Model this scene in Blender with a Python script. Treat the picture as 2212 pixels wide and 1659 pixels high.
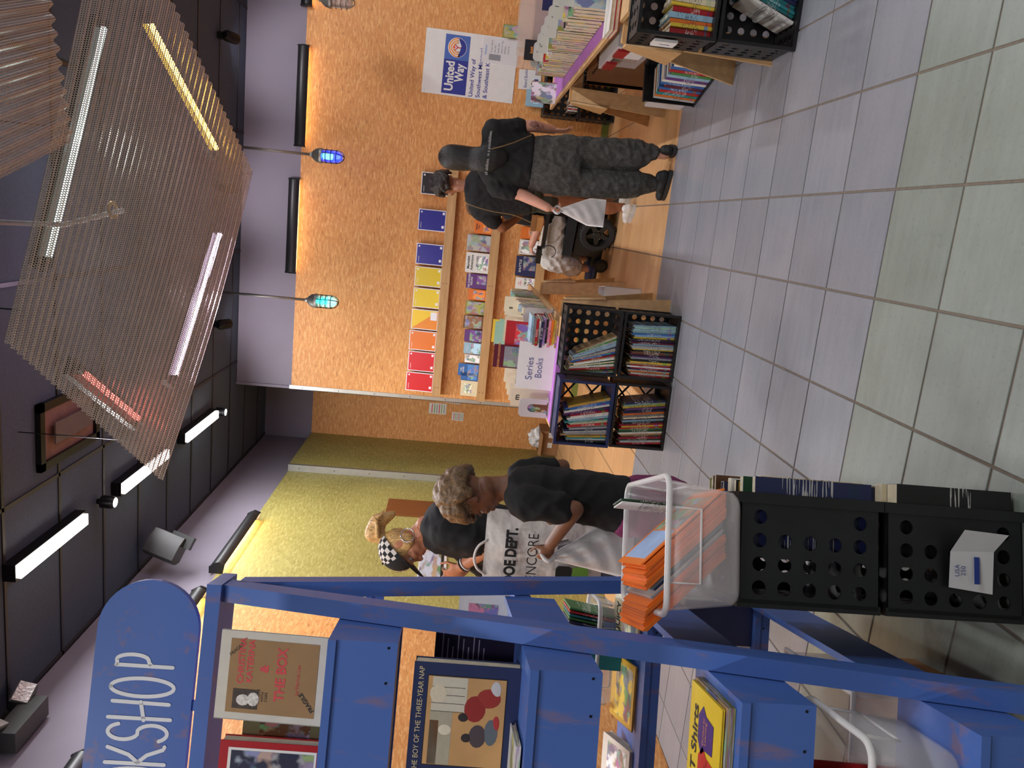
import bpy, bmesh, math, random
from mathutils import Vector, Matrix, Euler
random.seed(7)
for o in list(bpy.data.objects): bpy.data.objects.remove(o)
SC = bpy.context.scene
COL = SC.collection
# ------------------------------------------------------------------ camera
FPX, YAW, PITCH, ROLL, CH = 1683.3, .203547, -.0802117, .08438, 1.47
CAM = Vector((0, 0, CH))
vF = Vector((-math.sin(YAW)*math.cos(PITCH), math.cos(YAW)*math.cos(PITCH), math.sin(PITCH)))
_r = Vector((math.cos(YAW), math.sin(YAW), 0)); _u = _r.cross(vF)
vR = _r*math.cos(ROLL) + _u*math.sin(ROLL); vU = -_r*math.sin(ROLL) + _u*math.cos(ROLL)
cd = bpy.data.cameras.new('camera'); cam = bpy.data.objects.new('camera', cd); COL.objects.link(cam)
cd.sensor_fit = 'HORIZONTAL'; cd.sensor_width = 36; cd.lens = 36*FPX/2212; cd.clip_start = .05; cd.clip_end = 60
m = Matrix((-vU, vR, -vF)).transposed().to_4x4(); m.translation = CAM   # the phone was held sideways
cam.matrix_world = m
SC.camera = cam
# ------------------------------------------------------------------ world, exposure
w = bpy.data.worlds.new('world'); SC.world = w; w.use_nodes = True
w.node_tree.nodes['Background'].inputs[0].default_value = (.5, .52, .6, 1)
w.node_tree.nodes['Background'].inputs[1].default_value = .12
vs = SC.view_settings; vs.view_transform = 'Standard'; vs.look = 'None'; vs.gamma = 1; vs.use_curve_mapping = False
vs.exposure = 0.0
# ------------------------------------------------------------------ photo pixel -> direction, and points on known planes
def ray(x, y): return vR*((829.5-y)/FPX) - vU*((x-1106)/FPX) + vF
def onz(x, y, z=0.): d = ray(x, y); return CAM + d*((z-CH)/d.z)
def ony(x, y, Y): d = ray(x, y); return CAM + d*(Y/d.y)
def onx(x, y, X): d = ray(x, y); return CAM + d*(X/d.x)
def ondepth(x, y, t): return CAM + ray(x, y)*t
def onplane(x, y, P, n): d = ray(x, y); return CAM + d*((P-CAM).dot(n)/d.dot(n))
def pix(p):
    d = Vector(p)-CAM; c = d.dot(vF)
    if c < .05: return None
    return (1106 - FPX*d.dot(vU)/c, 829.5 - FPX*d.dot(vR)/c)
def lin(c): return c/12.92 if c <= .04045 else ((c+.055)/1.055)**2.4
def rgb(r, g, b): return (lin(r/255), lin(g/255), lin(b/255), 1)
# ------------------------------------------------------------------ materials
MATS = {}
def nodes(name):
    mt = bpy.data.materials.new(name); mt.use_nodes = True
    nt = mt.node_tree; b = nt.nodes['Principled BSDF']; MATS[name] = mt
    return mt, nt, b
def N(nt, t, **k):
    n = nt.nodes.new(t)
    for a, v in k.items():
        if a.startswith('i_'): n.inputs[int(a[2:])].default_value = v
        else: setattr(n, a, v)
    return n
def ramp(nt, fac, stops):
    r = nt.nodes.new('ShaderNodeValToRGB'); e = r.color_ramp.elements
    while len(e) < len(stops): e.new(.5)
    for i, (p, c) in enumerate(stops): e[i].position = p; e[i].color = c
    nt.links.new(fac, r.inputs[0]); return r.outputs[0]
def mixc(nt, fac, a, b, mode='MIX'):
    x = nt.nodes.new('ShaderNodeMix'); x.data_type = 'RGBA'; x.blend_type = mode
    for s, v in ((0, fac), (6, a), (7, b)):
        if hasattr(v, 'is_output'): nt.links.new(v, x.inputs[s])
        else: x.inputs[s].default_value = v
    return x.outputs[2]
def mth(nt, op, a, b=None, c=None):
    x = nt.nodes.new('ShaderNodeMath'); x.operation = op
    for i, v in enumerate((a, b, c)):
        if v is None: continue
        if hasattr(v, 'is_output'): nt.links.new(v, x.inputs[i])
        else: x.inputs[i].default_value = v
    return x.outputs[0]
def coords(nt, kind='Object', scale=(1, 1, 1), rot=(0, 0, 0), loc=(0, 0, 0)):
    t = N(nt, 'ShaderNodeTexCoord'); mp = N(nt, 'ShaderNodeMapping')
    mp.inputs['Scale'].default_value = scale; mp.inputs['Rotation'].default_value = rot; mp.inputs['Location'].default_value = loc
    nt.links.new(t.outputs[kind], mp.inputs[0]); return mp.outputs[0]
def noise(nt, vec, sc, det=3, rough=.5):
    n = N(nt, 'ShaderNodeTexNoise'); n.inputs['Scale'].default_value = sc; n.inputs['Detail'].default_value = det
    n.inputs['Roughness'].default_value = rough; nt.links.new(vec, n.inputs['Vector']); return n.outputs['Fac']
def bump(nt, b, h, s=.2, d=.01):
    bp = N(nt, 'ShaderNodeBump'); bp.inputs['Strength'].default_value = s; bp.inputs['Distance'].default_value = d
    nt.links.new(h, bp.inputs['Height']); nt.links.new(bp.outputs[0], b.inputs['Normal'])
def plain(name, c=(.5, .5, .5, 1), rough=.6, metal=0., var=.12, sc=12, bmp=0., alpha=1., trans=0., spec=.5, coat=0.):
    """one colour with a little mottling"""
    if name in MATS: return MATS[name]
    mt, nt, b = nodes(name)
    v = coords(nt); f = noise(nt, v, sc, 4)
    dk = tuple(x*(1-var) for x in c[:3])+(1,); lt = tuple(min(1, x*(1+var)) for x in c[:3])+(1,)
    nt.links.new(ramp(nt, f, [(.3, dk), (.7, lt)]), b.inputs['Base Color'])
    b.inputs['Roughness'].default_value = rough; b.inputs['Metallic'].default_value = metal
    b.inputs['Alpha'].default_value = alpha; b.inputs['Transmission Weight'].default_value = trans
    b.inputs['Specular IOR Level'].default_value = spec; b.inputs['Coat Weight'].default_value = coat
    if bmp: bump(nt, b, noise(nt, v, sc*6, 3), bmp, .01)
    return mt
def emit(name, c, s):
    if name in MATS: return MATS[name]
    mt, nt, b = nodes(name)
    b.inputs['Base Color'].default_value = c; b.inputs['Emission Color'].default_value = c; b.inputs['Emission Strength'].default_value = s
    return mt
def strandboard(name, c0, c1, dark, pale):
    """oriented strand board: crossing short fibres, dark flecks"""
    mt, nt, b = nodes(name)
    tc = N(nt, 'ShaderNodeTexCoord'); sp = N(nt, 'ShaderNodeSeparateXYZ'); nt.links.new(tc.outputs['Object'], sp.inputs[0])
    cb = N(nt, 'ShaderNodeCombineXYZ'); nt.links.new(mth(nt, 'ADD', sp.outputs[0], sp.outputs[1]), cb.inputs[0]); nt.links.new(sp.outputs[2], cb.inputs[1])
    wn = N(nt, 'ShaderNodeTexNoise'); wn.inputs['Scale'].default_value = 5; wn.inputs['Detail'].default_value = 2; nt.links.new(cb.outputs[0], wn.inputs['Vector'])
    wv = N(nt, 'ShaderNodeVectorMath', operation='MULTIPLY_ADD'); nt.links.new(wn.outputs['Color'], wv.inputs[0]); wv.inputs[1].default_value = (.05, .05, 0); nt.links.new(cb.outputs[0], wv.inputs[2])
    a = ramp(nt, noise(nt, cb.outputs[0], 2.2, 4, .6), [(.3, c0), (.7, c1)])
    f = None
    for k, (ang, lo, hi, col, amt) in enumerate(((.15, .5, .58, c1, .7), (1.5, .5, .58, c0, .7), (.75, .56, .63, pale, .75), (2.3, .56, .63, pale, .7), (2.0, .62, .67, dark, .65), (.4, .64, .69, dark, .6), (1.1, .54, .6, c0, .6), (2.8, .57, .64, pale, .6))):
        mp = N(nt, 'ShaderNodeMapping'); mp.inputs['Rotation'].default_value = (0, 0, ang); mp.inputs['Scale'].default_value = (11, 55, 1); mp.inputs['Location'].default_value = (3.1*k, 7.7*k, 0)
        nt.links.new(wv.outputs[0], mp.inputs[0]); f = noise(nt, mp.outputs[0], 1., 2, .5)
        a = mixc(nt, ramp(nt, f, [(lo, (0, 0, 0, 1)), (hi+.02, (amt*.8, amt*.8, amt*.8, 1))]), a, col)
    g = noise(nt, cb.outputs[0], 70, 2)
    a = mixc(nt, ramp(nt, g, [(.26, (.8, .8, .8, 1)), (.34, (0, 0, 0, 1))]), a, dark)
    nt.links.new(a, b.inputs['Base Color']); b.inputs['Roughness'].default_value = .55
    bump(nt, b, f, .1, .003)
    return mt
def woodm(name, c0, c1, along=(1.5, 14, 14), rough=.5, knots=True):
    if name in MATS: return MATS[name]
    mt, nt, b = nodes(name)
    v = coords(nt, 'Object', along); f = noise(nt, v, 2.2, 6, .6)
    wv = N(nt, 'ShaderNodeTexWave', wave_type='BANDS', bands_direction='Y'); wv.inputs['Scale'].default_value = .8
    wv.inputs['Distortion'].default_value = 9; wv.inputs['Detail'].default_value = 3; nt.links.new(v, wv.inputs[0])
    a = mixc(nt, ramp(nt, f, [(.3, (0, 0, 0, 1)), (.7, (1, 1, 1, 1))]), c0, c1)
    a = mixc(nt, mth(nt, 'MULTIPLY', wv.outputs[1], .35), a, tuple(x*.6 for x in c0[:3])+(1,))
    oi = N(nt, 'ShaderNodeObjectInfo')
    a = mixc(nt, mth(nt, 'MULTIPLY', oi.outputs['Random'], .25), a, tuple(x*.7 for x in c1[:3])+(1,))
    nt.links.new(a, b.inputs['Base Color']); b.inputs['Roughness'].default_value = rough
    bump(nt, b, f, .08, .003)
    return mt
def painted(name, c, wear, rough=.45):
    """brushed-on paint worn through on the edges"""
    mt, nt, b = nodes(name)
    v = coords(nt, 'Object', (6, 6, 1.2)); f = noise(nt, v, 3, 6, .65)
    f2 = noise(nt, coords(nt), 2.2, 3)
    a = mixc(nt, ramp(nt, f2, [(.3, (0, 0, 0, 1)), (.75, (1, 1, 1, 1))]), c, tuple(min(1, x*1.16) for x in c[:3])+(1,))
    a = mixc(nt, ramp(nt, f, [(.57, (0, 0, 0, 1)), (.68, (.6, .6, .6, 1))]), a, wear)
    nt.links.new(a, b.inputs['Base Color']); b.inputs['Roughness'].default_value = rough
    bump(nt, b, f, .1, .003); return mt
def tilem(name, c0, c1, fleck, wood=False):
    mt, nt, b = nodes(name)
    oi = N(nt, 'ShaderNodeObjectInfo'); t = N(nt, 'ShaderNodeTexCoord')
    ad = N(nt, 'ShaderNodeVectorMath', operation='ADD'); nt.links.new(t.outputs['Object'], ad.inputs[0])
    cb = N(nt, 'ShaderNodeCombineXYZ'); r5 = mth(nt, 'MULTIPLY', oi.outputs['Random'], 37.)
    nt.links.new(r5, cb.inputs[0]); nt.links.new(r5, cb.inputs[1]); nt.links.new(cb.outputs[0], ad.inputs[1])
    mp = N(nt, 'ShaderNodeMapping'); mp.inputs['Scale'].default_value = (1.2, 9, 1) if not wood else (1.2, 26, 1)
    nt.links.new(ad.outputs[0], mp.inputs[0])
    f = noise(nt, mp.outputs[0], 3, 6, .65); g = noise(nt, ad.outputs[0], 2.6, 4, .6); sp = noise(nt, ad.outputs[0], 60, 4, .7)
    a = mixc(nt, ramp(nt, f, [(.28, (0, 0, 0, 1)), (.72, (1, 1, 1, 1))]), c0, c1)
    a = mixc(nt, ramp(nt, g, [(.4, (0, 0, 0, 1)), (.75, (.55, .55, .55, 1))]), a, fleck)
    a = mixc(nt, ramp(nt, sp, [(.3, (.35, .35, .35, 1)), (.45, (0, 0, 0, 1))]), a, tuple(x*.6 for x in c0[:3])+(1,))
    hv = N(nt, 'ShaderNodeHueSaturation'); nt.links.new(a, hv.inputs['Color'])
    nt.links.new(mth(nt, 'ADD', mth(nt, 'MULTIPLY', oi.outputs['Random'], .14), .93), hv.inputs['Value'])
    nt.links.new(hv.outputs[0], b.inputs['Base Color'])
    nt.links.new(mth(nt, 'ADD', mth(nt, 'MULTIPLY', g, .2), .28), b.inputs['Roughness'])
    bump(nt, b, f, .06, .002); return mt
def objcol(name, rough=.45, pic=0., bands=False, var=.1):
    """printed paper or card whose ground colour is the object's own colour"""
    mt, nt, b = nodes(name)
    oi = N(nt, 'ShaderNodeObjectInfo'); t = N(nt, 'ShaderNodeTexCoord'); col = oi.outputs['Color']
    rnd = mth(nt, 'MULTIPLY', oi.outputs['Random'], 91.)
    cb = N(nt, 'ShaderNodeCombineXYZ'); nt.links.new(rnd, cb.inputs[0]); nt.links.new(rnd, cb.inputs[2])
    ad = N(nt, 'ShaderNodeVectorMath', operation='ADD'); nt.links.new(t.outputs['Generated'], ad.inputs[0]); nt.links.new(cb.outputs[0], ad.inputs[1])
    if bands:      # title block and publisher's mark along a spine
        s = N(nt, 'ShaderNodeSeparateXYZ'); nt.links.new(t.outputs['Generated'], s.inputs[0])
        z = s.outputs[2]
        b1 = mth(nt, 'MULTIPLY', mth(nt, 'GREATER_THAN', z, .1), mth(nt, 'LESS_THAN', z, mth(nt, 'ADD', mth(nt, 'MULTIPLY', oi.outputs['Random'], .12), .1)))
        hs = N(nt, 'ShaderNodeHueSaturation'); nt.links.new(col, hs.inputs['Color']); nt.links.new(mth(nt, 'FRACT', mth(nt, 'MULTIPLY', rnd, 3.7)), hs.inputs['Hue']); hs.inputs['Value'].default_value = .8
        col = mixc(nt, mth(nt, 'MULTIPLY', b1, .75), col, hs.outputs[0])
        mp = N(nt, 'ShaderNodeMapping'); mp.inputs['Scale'].default_value = (.6, .6, 26); nt.links.new(ad.outputs[0], mp.inputs[0])
        tx = noise(nt, mp.outputs[0], 2.2, 2)
        inb = mth(nt, 'MULTIPLY', mth(nt, 'GREATER_THAN', z, .32), mth(nt, 'LESS_THAN', z, mth(nt, 'ADD', mth(nt, 'MULTIPLY', oi.outputs['Random'], .35), .5)))
        lum = N(nt, 'ShaderNodeRGBToBW'); nt.links.new(oi.outputs['Color'], lum.inputs[0])
        ink = mixc(nt, mth(nt, 'GREATER_THAN', lum.outputs[0], .22), (.8, .78, .7, 1), (.04, .04, .07, 1))
        col = mixc(nt, mth(nt, 'MULTIPLY', inb, mth(nt, 'MULTIPLY', mth(nt, 'GREATER_THAN', tx, .55), .7)), col, ink)
    if pic:        # a printed picture: soft patches of colour
        vo = N(nt, 'ShaderNodeTexVoronoi', feature='SMOOTH_F1'); vo.inputs['Scale'].default_value = 4.5; vo.inputs['Smoothness'].default_value = .25
        nd = N(nt, 'ShaderNodeTexNoise'); nd.inputs['Scale'].default_value = 4; nt.links.new(ad.outputs[0], nd.inputs['Vector'])
        nt.links.new(mixc(nt, .25, ad.outputs[0], nd.outputs['Color']), vo.inputs['Vector'])
        hs = N(nt, 'ShaderNodeHueSaturation'); hs.inputs['Saturation'].default_value = .68; hs.inputs['Value'].default_value = .55
        nt.links.new(vo.outputs['Color'], hs.inputs['Color'])
        msk = ramp(nt, noise(nt, ad.outputs[0], 2.6, 3), [(.45, (0, 0, 0, 1)), (.53, (pic, pic, pic, 1))])
        col = mixc(nt, msk, col, hs.outputs[0])
    f = noise(nt, ad.outputs[0], 7, 4)
    hv = N(nt, 'ShaderNodeHueSaturation'); nt.links.new(col, hv.inputs['Color'])
    nt.links.new(mth(nt, 'ADD', mth(nt, 'MULTIPLY', f, 2*var), 1-var), hv.inputs['Value'])
    nt.links.new(hv.outputs[0], b.inputs['Base Color']); b.inputs['Roughness'].default_value = rough
    return mt
# ------------------------------------------------------------------ mesh helper
class MB:
    def __init__(s): s.v = []; s.f = []; s.mi = []; s.cur = 0; s.uv = None
    def add(s, vs, fs):
        o = len(s.v); s.v += [Vector(v) for v in vs]; s.f += [tuple(i+o for i in f) for f in fs]; s.mi += [s.cur]*len(fs); return s
    def mat(s, i): s.cur = i; return s
    def box(s, lo, hi, M=None):
        x0, y0, z0 = lo; x1, y1, z1 = hi
        vs = [(x0,y0,z0),(x1,y0,z0),(x1,y1,z0),(x0,y1,z0),(x0,y0,z1),(x1,y0,z1),(x1,y1,z1),(x0,y1,z1)]
        if M: vs = [M @ Vector(v) for v in vs]
        return s.add(vs, [(0,3,2,1),(4,5,6,7),(0,1,5,4),(1,2,6,5),(2,3,7,6),(3,0,4,7)])
    def bar(s, a, b, w, h, up=(0, 0, 1)):
        """square bar from a to b: w sideways, h along up"""
        a = Vector(a); b = Vector(b); d = (b-a).normalized(); up = Vector(up); sd = d.cross(up)
        if sd.length < 1e-4: sd = d.cross(Vector((1, 0, 0)))
        sd.normalize(); un = sd.cross(d).normalized()
        vs = [p + sd*(w/2*i) + un*(h/2*j) for p in (a, b) for i, j in ((-1,-1),(1,-1),(1,1),(-1,1))]
        return s.add(vs, [(0,1,2,3),(7,6,5,4),(0,4,5,1),(1,5,6,2),(2,6,7,3),(3,7,4,0)])
    def prism(s, pts, n):
        """closed planar outline pts (3D) extruded by vector n"""
        k = len(pts); n = Vector(n)
        vs = [Vector(p) for p in pts] + [Vector(p)+n for p in pts]
        return s.add(vs, [tuple(range(k))[::-1], tuple(range(k, 2*k))] + [(i, (i+1) % k, k+(i+1) % k, k+i) for i in range(k)])
    def tube(s, path, r, k=8, cap=True, closed=False, flat=None):
        path = [Vector(p) for p in path]; n = len(path); rr = r if hasattr(r, '__len__') else [r]*n
        rings = []; prev = None
        for i, p in enumerate(path):
            a = path[(i-1) % n] if (closed or i) else p; c = path[(i+1) % n] if (closed or i < n-1) else p
            t = (c-a).normalized()
            if prev is None:
                q = Vector((0, 0, 1)) if abs(t.z) < .9 else Vector((1, 0, 0)); x = t.cross(q).normalized()
            else: x = (prev - t*prev.dot(t)); x = x.normalized() if x.length > 1e-6 else t.orthogonal().normalized()
            prev = x; y = t.cross(x)
            fx = flat if flat else 1.
            rings.append([p + (x*math.cos(2*math.pi*j/k) + y*math.sin(2*math.pi*j/k)*fx)*rr[i] for j in range(k)])
        vs = [v for g in rings for v in g]; fs = []
        for i in range(n if closed else n-1):
            a = i*k; b = ((i+1) % n)*k
            fs += [(a+j, a+(j+1) % k, b+(j+1) % k, b+j) for j in range(k)]
        if cap and not closed: fs += [tuple(range(k))[::-1], tuple(range((n-1)*k, n*k))]
        return s.add(vs, fs)
    def lathe(s, prof, M=None, k=16, cap=True):
        """prof [(r,z)] about local z"""
        M = M or Matrix.Identity(4); n = len(prof)
        vs = [M @ Vector((r*math.cos(2*math.pi*j/k), r*math.sin(2*math.pi*j/k), z)) for r, z in prof for j in range(k)]
        fs = [(i*k+j, i*k+(j+1) % k, (i+1)*k+(j+1) % k, (i+1)*k+j) for i in range(n-1) for j in range(k)]
        if cap: fs += [tuple(range(k))[::-1], tuple(range((n-1)*k, n*k))]
        return s.add(vs, fs)
    def ball(s, c, r, k=12, M=None):
        """ellipsoid, r scalar or triple"""
        r = r if hasattr(r, '__len__') else (r, r, r); c = Vector(c); h = k//2
        vs = [];
        for i in range(1, h):
            a = math.pi*i/h
            for j in range(k):
                b = 2*math.pi*j/k; q = Vector((math.sin(a)*math.cos(b)*r[0], math.sin(a)*math.sin(b)*r[1], math.cos(a)*r[2]))
                vs.append(c + (M @ q if M else q))
        t = Vector((0, 0, r[2])); top = len(vs); vs += [c+(M @ t if M else t), c-(M @ t if M else t)]
        fs = [(i*k+j, (i+1)*k+j, (i+1)*k+(j+1) % k, i*k+(j+1) % k) for i in range(h-2) for j in range(k)]
        fs += [(top, j, (j+1) % k) for j in range(k)] + [(top+1, (h-2)*k+(j+1) % k, (h-2)*k+j) for j in range(k)]
        return s.add(vs, fs)
    def cone(s, a, b, ra, rb, k=12):
        """capsule-like tapered limb with round ends"""
        a = Vector(a); b = Vector(b); d = b-a; L = d.length; d.normalize()
        P = [a-d*ra*.98, a-d*ra*.7, a, a+(b-a)*.5, b, b+d*rb*.7, b+d*rb*.98]
        return s.tube(P, [ra*.2, ra*.72, ra, (ra+rb)/2, rb, rb*.72, rb*.2], k)
    def mesh(s, name, mats=()):
        me = bpy.data.meshes.new(name); me.from_pydata([tuple(v) for v in s.v], [], s.f)
        for mt in mats: me.materials.append(mt)
        if len(mats) > 1:
            for p, i in zip(me.polygons, s.mi): p.material_index = i
        me.update(); return me
    def build(s, name, mat, parent=None, smooth=False, M=None):
        mats = mat if isinstance(mat, (list, tuple)) else [mat]
        me = s.mesh(name, mats)
        bm = bmesh.new(); bm.from_mesh(me); bmesh.ops.recalc_face_normals(bm, faces=bm.faces); bm.to_mesh(me); bm.free()
        if smooth:
            for p in me.polygons: p.use_smooth = True
            if smooth == 'auto': me.set_sharp_from_angle(angle=math.radians(38))
        return link(name, me, parent, M)
def link(name, data, parent=None, M=None):
    o = bpy.data.objects.new(name, data); COL.objects.link(o)
    if parent: o.parent = parent
    if M is not None: o.matrix_local = M
    return o
def tag(o, label, cat=None, group=None, kind=None):
    if label: o['label'] = label
    if cat: o['category'] = cat
    if group: o['group'] = group
    if kind: o['kind'] = kind
    return o
def thing(name, label, cat, loc=(0, 0, 0), rz=0., group=None, M=None):
    o = bpy.data.objects.new(name, None); COL.objects.link(o); o.empty_display_size = .05
    if M is not None: o.matrix_world = M
    else: o.location = loc; o.rotation_euler = (0, 0, rz)
    return tag(o, label, cat, group)
def struct(o): o['kind'] = 'structure'; return o
def frame(o, x, y, z=None):
    """matrix from origin and in-plane axes"""
    x = Vector(x).normalized(); y = Vector(y); y = (y - x*y.dot(x)).normalized(); z = x.cross(y)
    M = Matrix((x, y, z)).transposed().to_4x4(); M.translation = Vector(o); return M
def T(x, y=0, z=0): return Matrix.Translation(Vector((x, y, z)))
def Rz(a): return Matrix.Rotation(a, 4, 'Z')
def Rx(a): return Matrix.Rotation(a, 4, 'X')
def Ry(a): return Matrix.Rotation(a, 4, 'Y')
UPRIGHT = Rx(math.pi/2)      # local xy sheet stood up to face -Y
def text(name, body, size, mat, parent=None, M=None, align='CENTER', bold=0., width=None, space=1.):
    cu = bpy.data.curves.new(name, 'FONT'); cu.body = body; cu.size = size; cu.align_x = align; cu.align_y = 'CENTER'
    cu.offset = bold*size; cu.resolution_u = 4; cu.space_line = space
    tmp = bpy.data.objects.new('tmp', cu); COL.objects.link(tmp)
    me = bpy.data.meshes.new_from_object(tmp.evaluated_get(bpy.context.evaluated_depsgraph_get()))
    bpy.data.objects.remove(tmp); bpy.data.curves.remove(cu); me.name = name
    if width and len(me.vertices):
        xs = [v.co.x for v in me.vertices]; k = width/max(1e-6, max(xs)-min(xs)); c = (max(xs)+min(xs))/2
        for v in me.vertices: v.co.x = (v.co.x-c)*k + (0 if align == 'CENTER' else width/2)
    me.materials.clear(); me.materials.append(mat)
    return link(name, me, parent, M)
def ribbon(mb, pts, w, closed=False):
    """flat pen stroke in local xy"""
    pts = [Vector((p[0], p[1], 0)) for p in pts]; n = len(pts); L = []
    for i, p in enumerate(pts):
        a = pts[i-1] if (i or closed) else p; b = pts[(i+1) % n] if (i < n-1 or closed) else p
        t = (b-a); t = t.normalized() if t.length > 1e-9 else Vector((1, 0, 0)); q = Vector((-t.y, t.x, 0))*(w/2); L += [p+q, p-q]
    fs = [(2*i, 2*i+1, (2*i+3) % (2*n), (2*i+2) % (2*n)) for i in range(n if closed else n-1)]
    mb.add(L, fs)
    for p in ((pts[0], pts[-1]) if not closed else ()):
        mb.add([p+Vector((math.cos(a)*w/2, math.sin(a)*w/2, .0003)) for a in [2*math.pi*i/10 for i in range(10)]], [tuple(range(10))])
    return mb
def arc(cx, cy, rx, ry, a0, a1, n=14): return [(cx+rx*math.cos(math.radians(a0+(a1-a0)*i/n)), cy+ry*math.sin(math.radians(a0+(a1-a0)*i/n))) for i in range(n+1)]
def spl(pts, n=6):
    """smooth curve through points"""
    P = [Vector(p) for p in pts]; P = [P[0]*2-P[1]]+P+[P[-1]*2-P[-2]]; out = []
    for i in range(1, len(P)-2):
        for k in range(n):
            t = k/n; out.append(.5*((2*P[i])+(P[i+1]-P[i-1])*t+(2*P[i-1]-5*P[i]+4*P[i+1]-P[i+2])*t*t+(3*P[i]-P[i-1]-3*P[i+1]+P[i+2])*t**3))
    return out+[P[-2]]
ORD = ['first', 'second', 'third', 'fourth', 'fifth', 'sixth', 'seventh', 'eighth', 'ninth', 'tenth', 'eleventh', 'twelfth', 'thirteenth', 'fourteenth', 'fifteenth', 'sixteenth', 'seventeenth', 'eighteenth', 'nineteenth', 'twentieth', 'twenty-first', 'twenty-second', 'twenty-third', 'twenty-fourth', 'twenty-fifth', 'twenty-sixth', 'twenty-seventh', 'twenty-eighth', 'twenty-ninth', 'thirtieth', 'thirty-first', 'thirty-second', 'thirty-third', 'thirty-fourth', 'thirty-fifth', 'thirty-sixth']
# common materials
BLACK = plain('black plastic', rgb(24, 24, 25), .42, var=.25)
WHITE = plain('white paper', rgb(226, 224, 220), .7, var=.03)
PAGES = plain('page edges', rgb(212, 200, 172), .8, var=.1, sc=40)
DARKMETAL = plain('dark metal', rgb(30, 30, 32), .35, .6, var=.15)
STEEL = plain('galvanised steel', rgb(150, 148, 142), .42, .75, var=.15)
ALU = plain('aluminium trim', rgb(188, 188, 184), .38, .7, var=.06)
PINE = woodm('pine board', rgb(212, 172, 120), rgb(190, 145, 92))
PINEZ = woodm('pine board upright', rgb(206, 168, 116), rgb(184, 142, 92), (14, 14, 1.5))
PINEY = woodm('pine board lengthwise', rgb(218, 180, 130), rgb(200, 158, 106), (14, 1.5, 14))
CARD = plain('cardboard', rgb(150, 108, 70), .8, var=.08)
INK = plain('black ink', rgb(22, 22, 24), .6, var=.05)
BLUEINK = plain('blue ink', rgb(40, 62, 140), .6, var=.05)
COVER = objcol('printed cover', .35)
SPINE = objcol('printed book spine', .4, bands=True)
PICT = objcol('printed picture cover', .35, pic=.95)
PAINT = objcol('coloured matt', .6)
# ================================================================== the room
ZC, ZT, YB, YR = 3.83, 3.225, 8.69, 10.1       # ceiling, top of strand board, back wall, recess
XL, XL2, XS = -3.03, -2.96, -2.025             # left wall, its far stretch, outer corner of the back wall
XR, YN = 4.2, -3.2
ORANGE = strandboard('orange strand board', rgb(206, 138, 74), rgb(222, 158, 92), rgb(138, 80, 34), rgb(238, 186, 122))
GREEN = strandboard('olive strand board', rgb(156, 146, 76), rgb(174, 164, 92), rgb(118, 106, 44), rgb(194, 186, 118))
PURPLE = plain('purple grey wall paint', rgb(132, 125, 138), .8, var=.04, sc=3)
CEILM = plain('dark ceiling panel', rgb(62, 72, 90), .9, var=.12, sc=60)
GROUT = plain('brown grout', rgb(112, 100, 88), .9, var=.12, sc=40)
LILAC = tilem('lilac grey tile', rgb(120, 123, 130), rgb(134, 136, 143), rgb(144, 140, 143))
GREENT = tilem('green grey tile', rgb(120, 126, 117), rgb(133, 140, 131), rgb(144, 151, 143))
WOODT = tilem('wood look tile', rgb(196, 150, 102), rgb(210, 166, 118), rgb(182, 136, 92), True)
GREENB = plain('green skirting paint', rgb(112, 124, 54), .5, var=.06)
# floor: slab with separate tiles
fl = struct(MB().box((XL-.3, YN, -.1), (XR, YR+.1, -.004)).build('floor', GROUT))
TP = .378; tx0, ty0 = .2435-TP*12, 2.300-TP*14
gx = .0045
tiles = {}
def tile_mesh(w, d, mat, nm):
    k = (round(w, 3), round(d, 3), nm)
    if k not in tiles:
        c = .002
        mb = MB(); v = []
        for z, e in ((-.012, 0), (-.0015, 0), (0, c)):
            v += [(-w/2+e, -d/2+e, z), (w/2-e, -d/2+e, z), (w/2-e, d/2-e, z), (-w/2+e, d/2-e, z)]
        mb.add(v, [(8, 9, 10, 11)] + [(a+i, a+(i+1) % 4, a+4+(i+1) % 4, a+4+i) for a in (0, 4) for i in range(4)])
        tiles[k] = mb.mesh(nm, [mat])
    return tiles[k]
rest = {}
for i in range(0, 24):
    for j in range(0, 36):
        x0, y0 = tx0+i*TP, ty0+j*TP
        x1, y1 = min(x0+TP, XR-.01), min(y0+TP, YR)
        x0 = max(x0, XL+.0)
        if x1-x0 < .03 or y1-y0 < .02: continue
        yc = ty0+(j+.5)*TP
        mt, nm = (GREENT, 'green_floor_tile') if yc < 2.6 else (LILAC, 'lilac_floor_tile') if yc < 5.6 else (WOODT, 'wood_look_floor_tile')
        if x0 < XS and x1 > XS and y0 > YB: x1 = XS
        if y0 > YB-.01 and x0 >= XS: continue
        if y1 > YB and x0 >= XS: y1 = YB
        c = ((x0+x1)/2, (y0+y1)/2, 0)
        q = pix(c)
        if q and -150 < q[0] < 2500 and -260 < q[1] < 1900:
            me = tile_mesh(x1-x0-2*gx, y1-y0-2*gx*(.8 if mt is WOODT else 1), mt, nm)
            o = link(nm, me, fl); o.location = c
        else: rest.setdefault(nm, (MB(), mt))[0].box((x0+gx, y0+gx, -.012), (x1-gx, y1-gx, 0))
for nm, (mb, mt) in rest.items(): tag(mb.build(nm+'s_beyond_view', mt, fl), None, kind='stuff')
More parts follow.
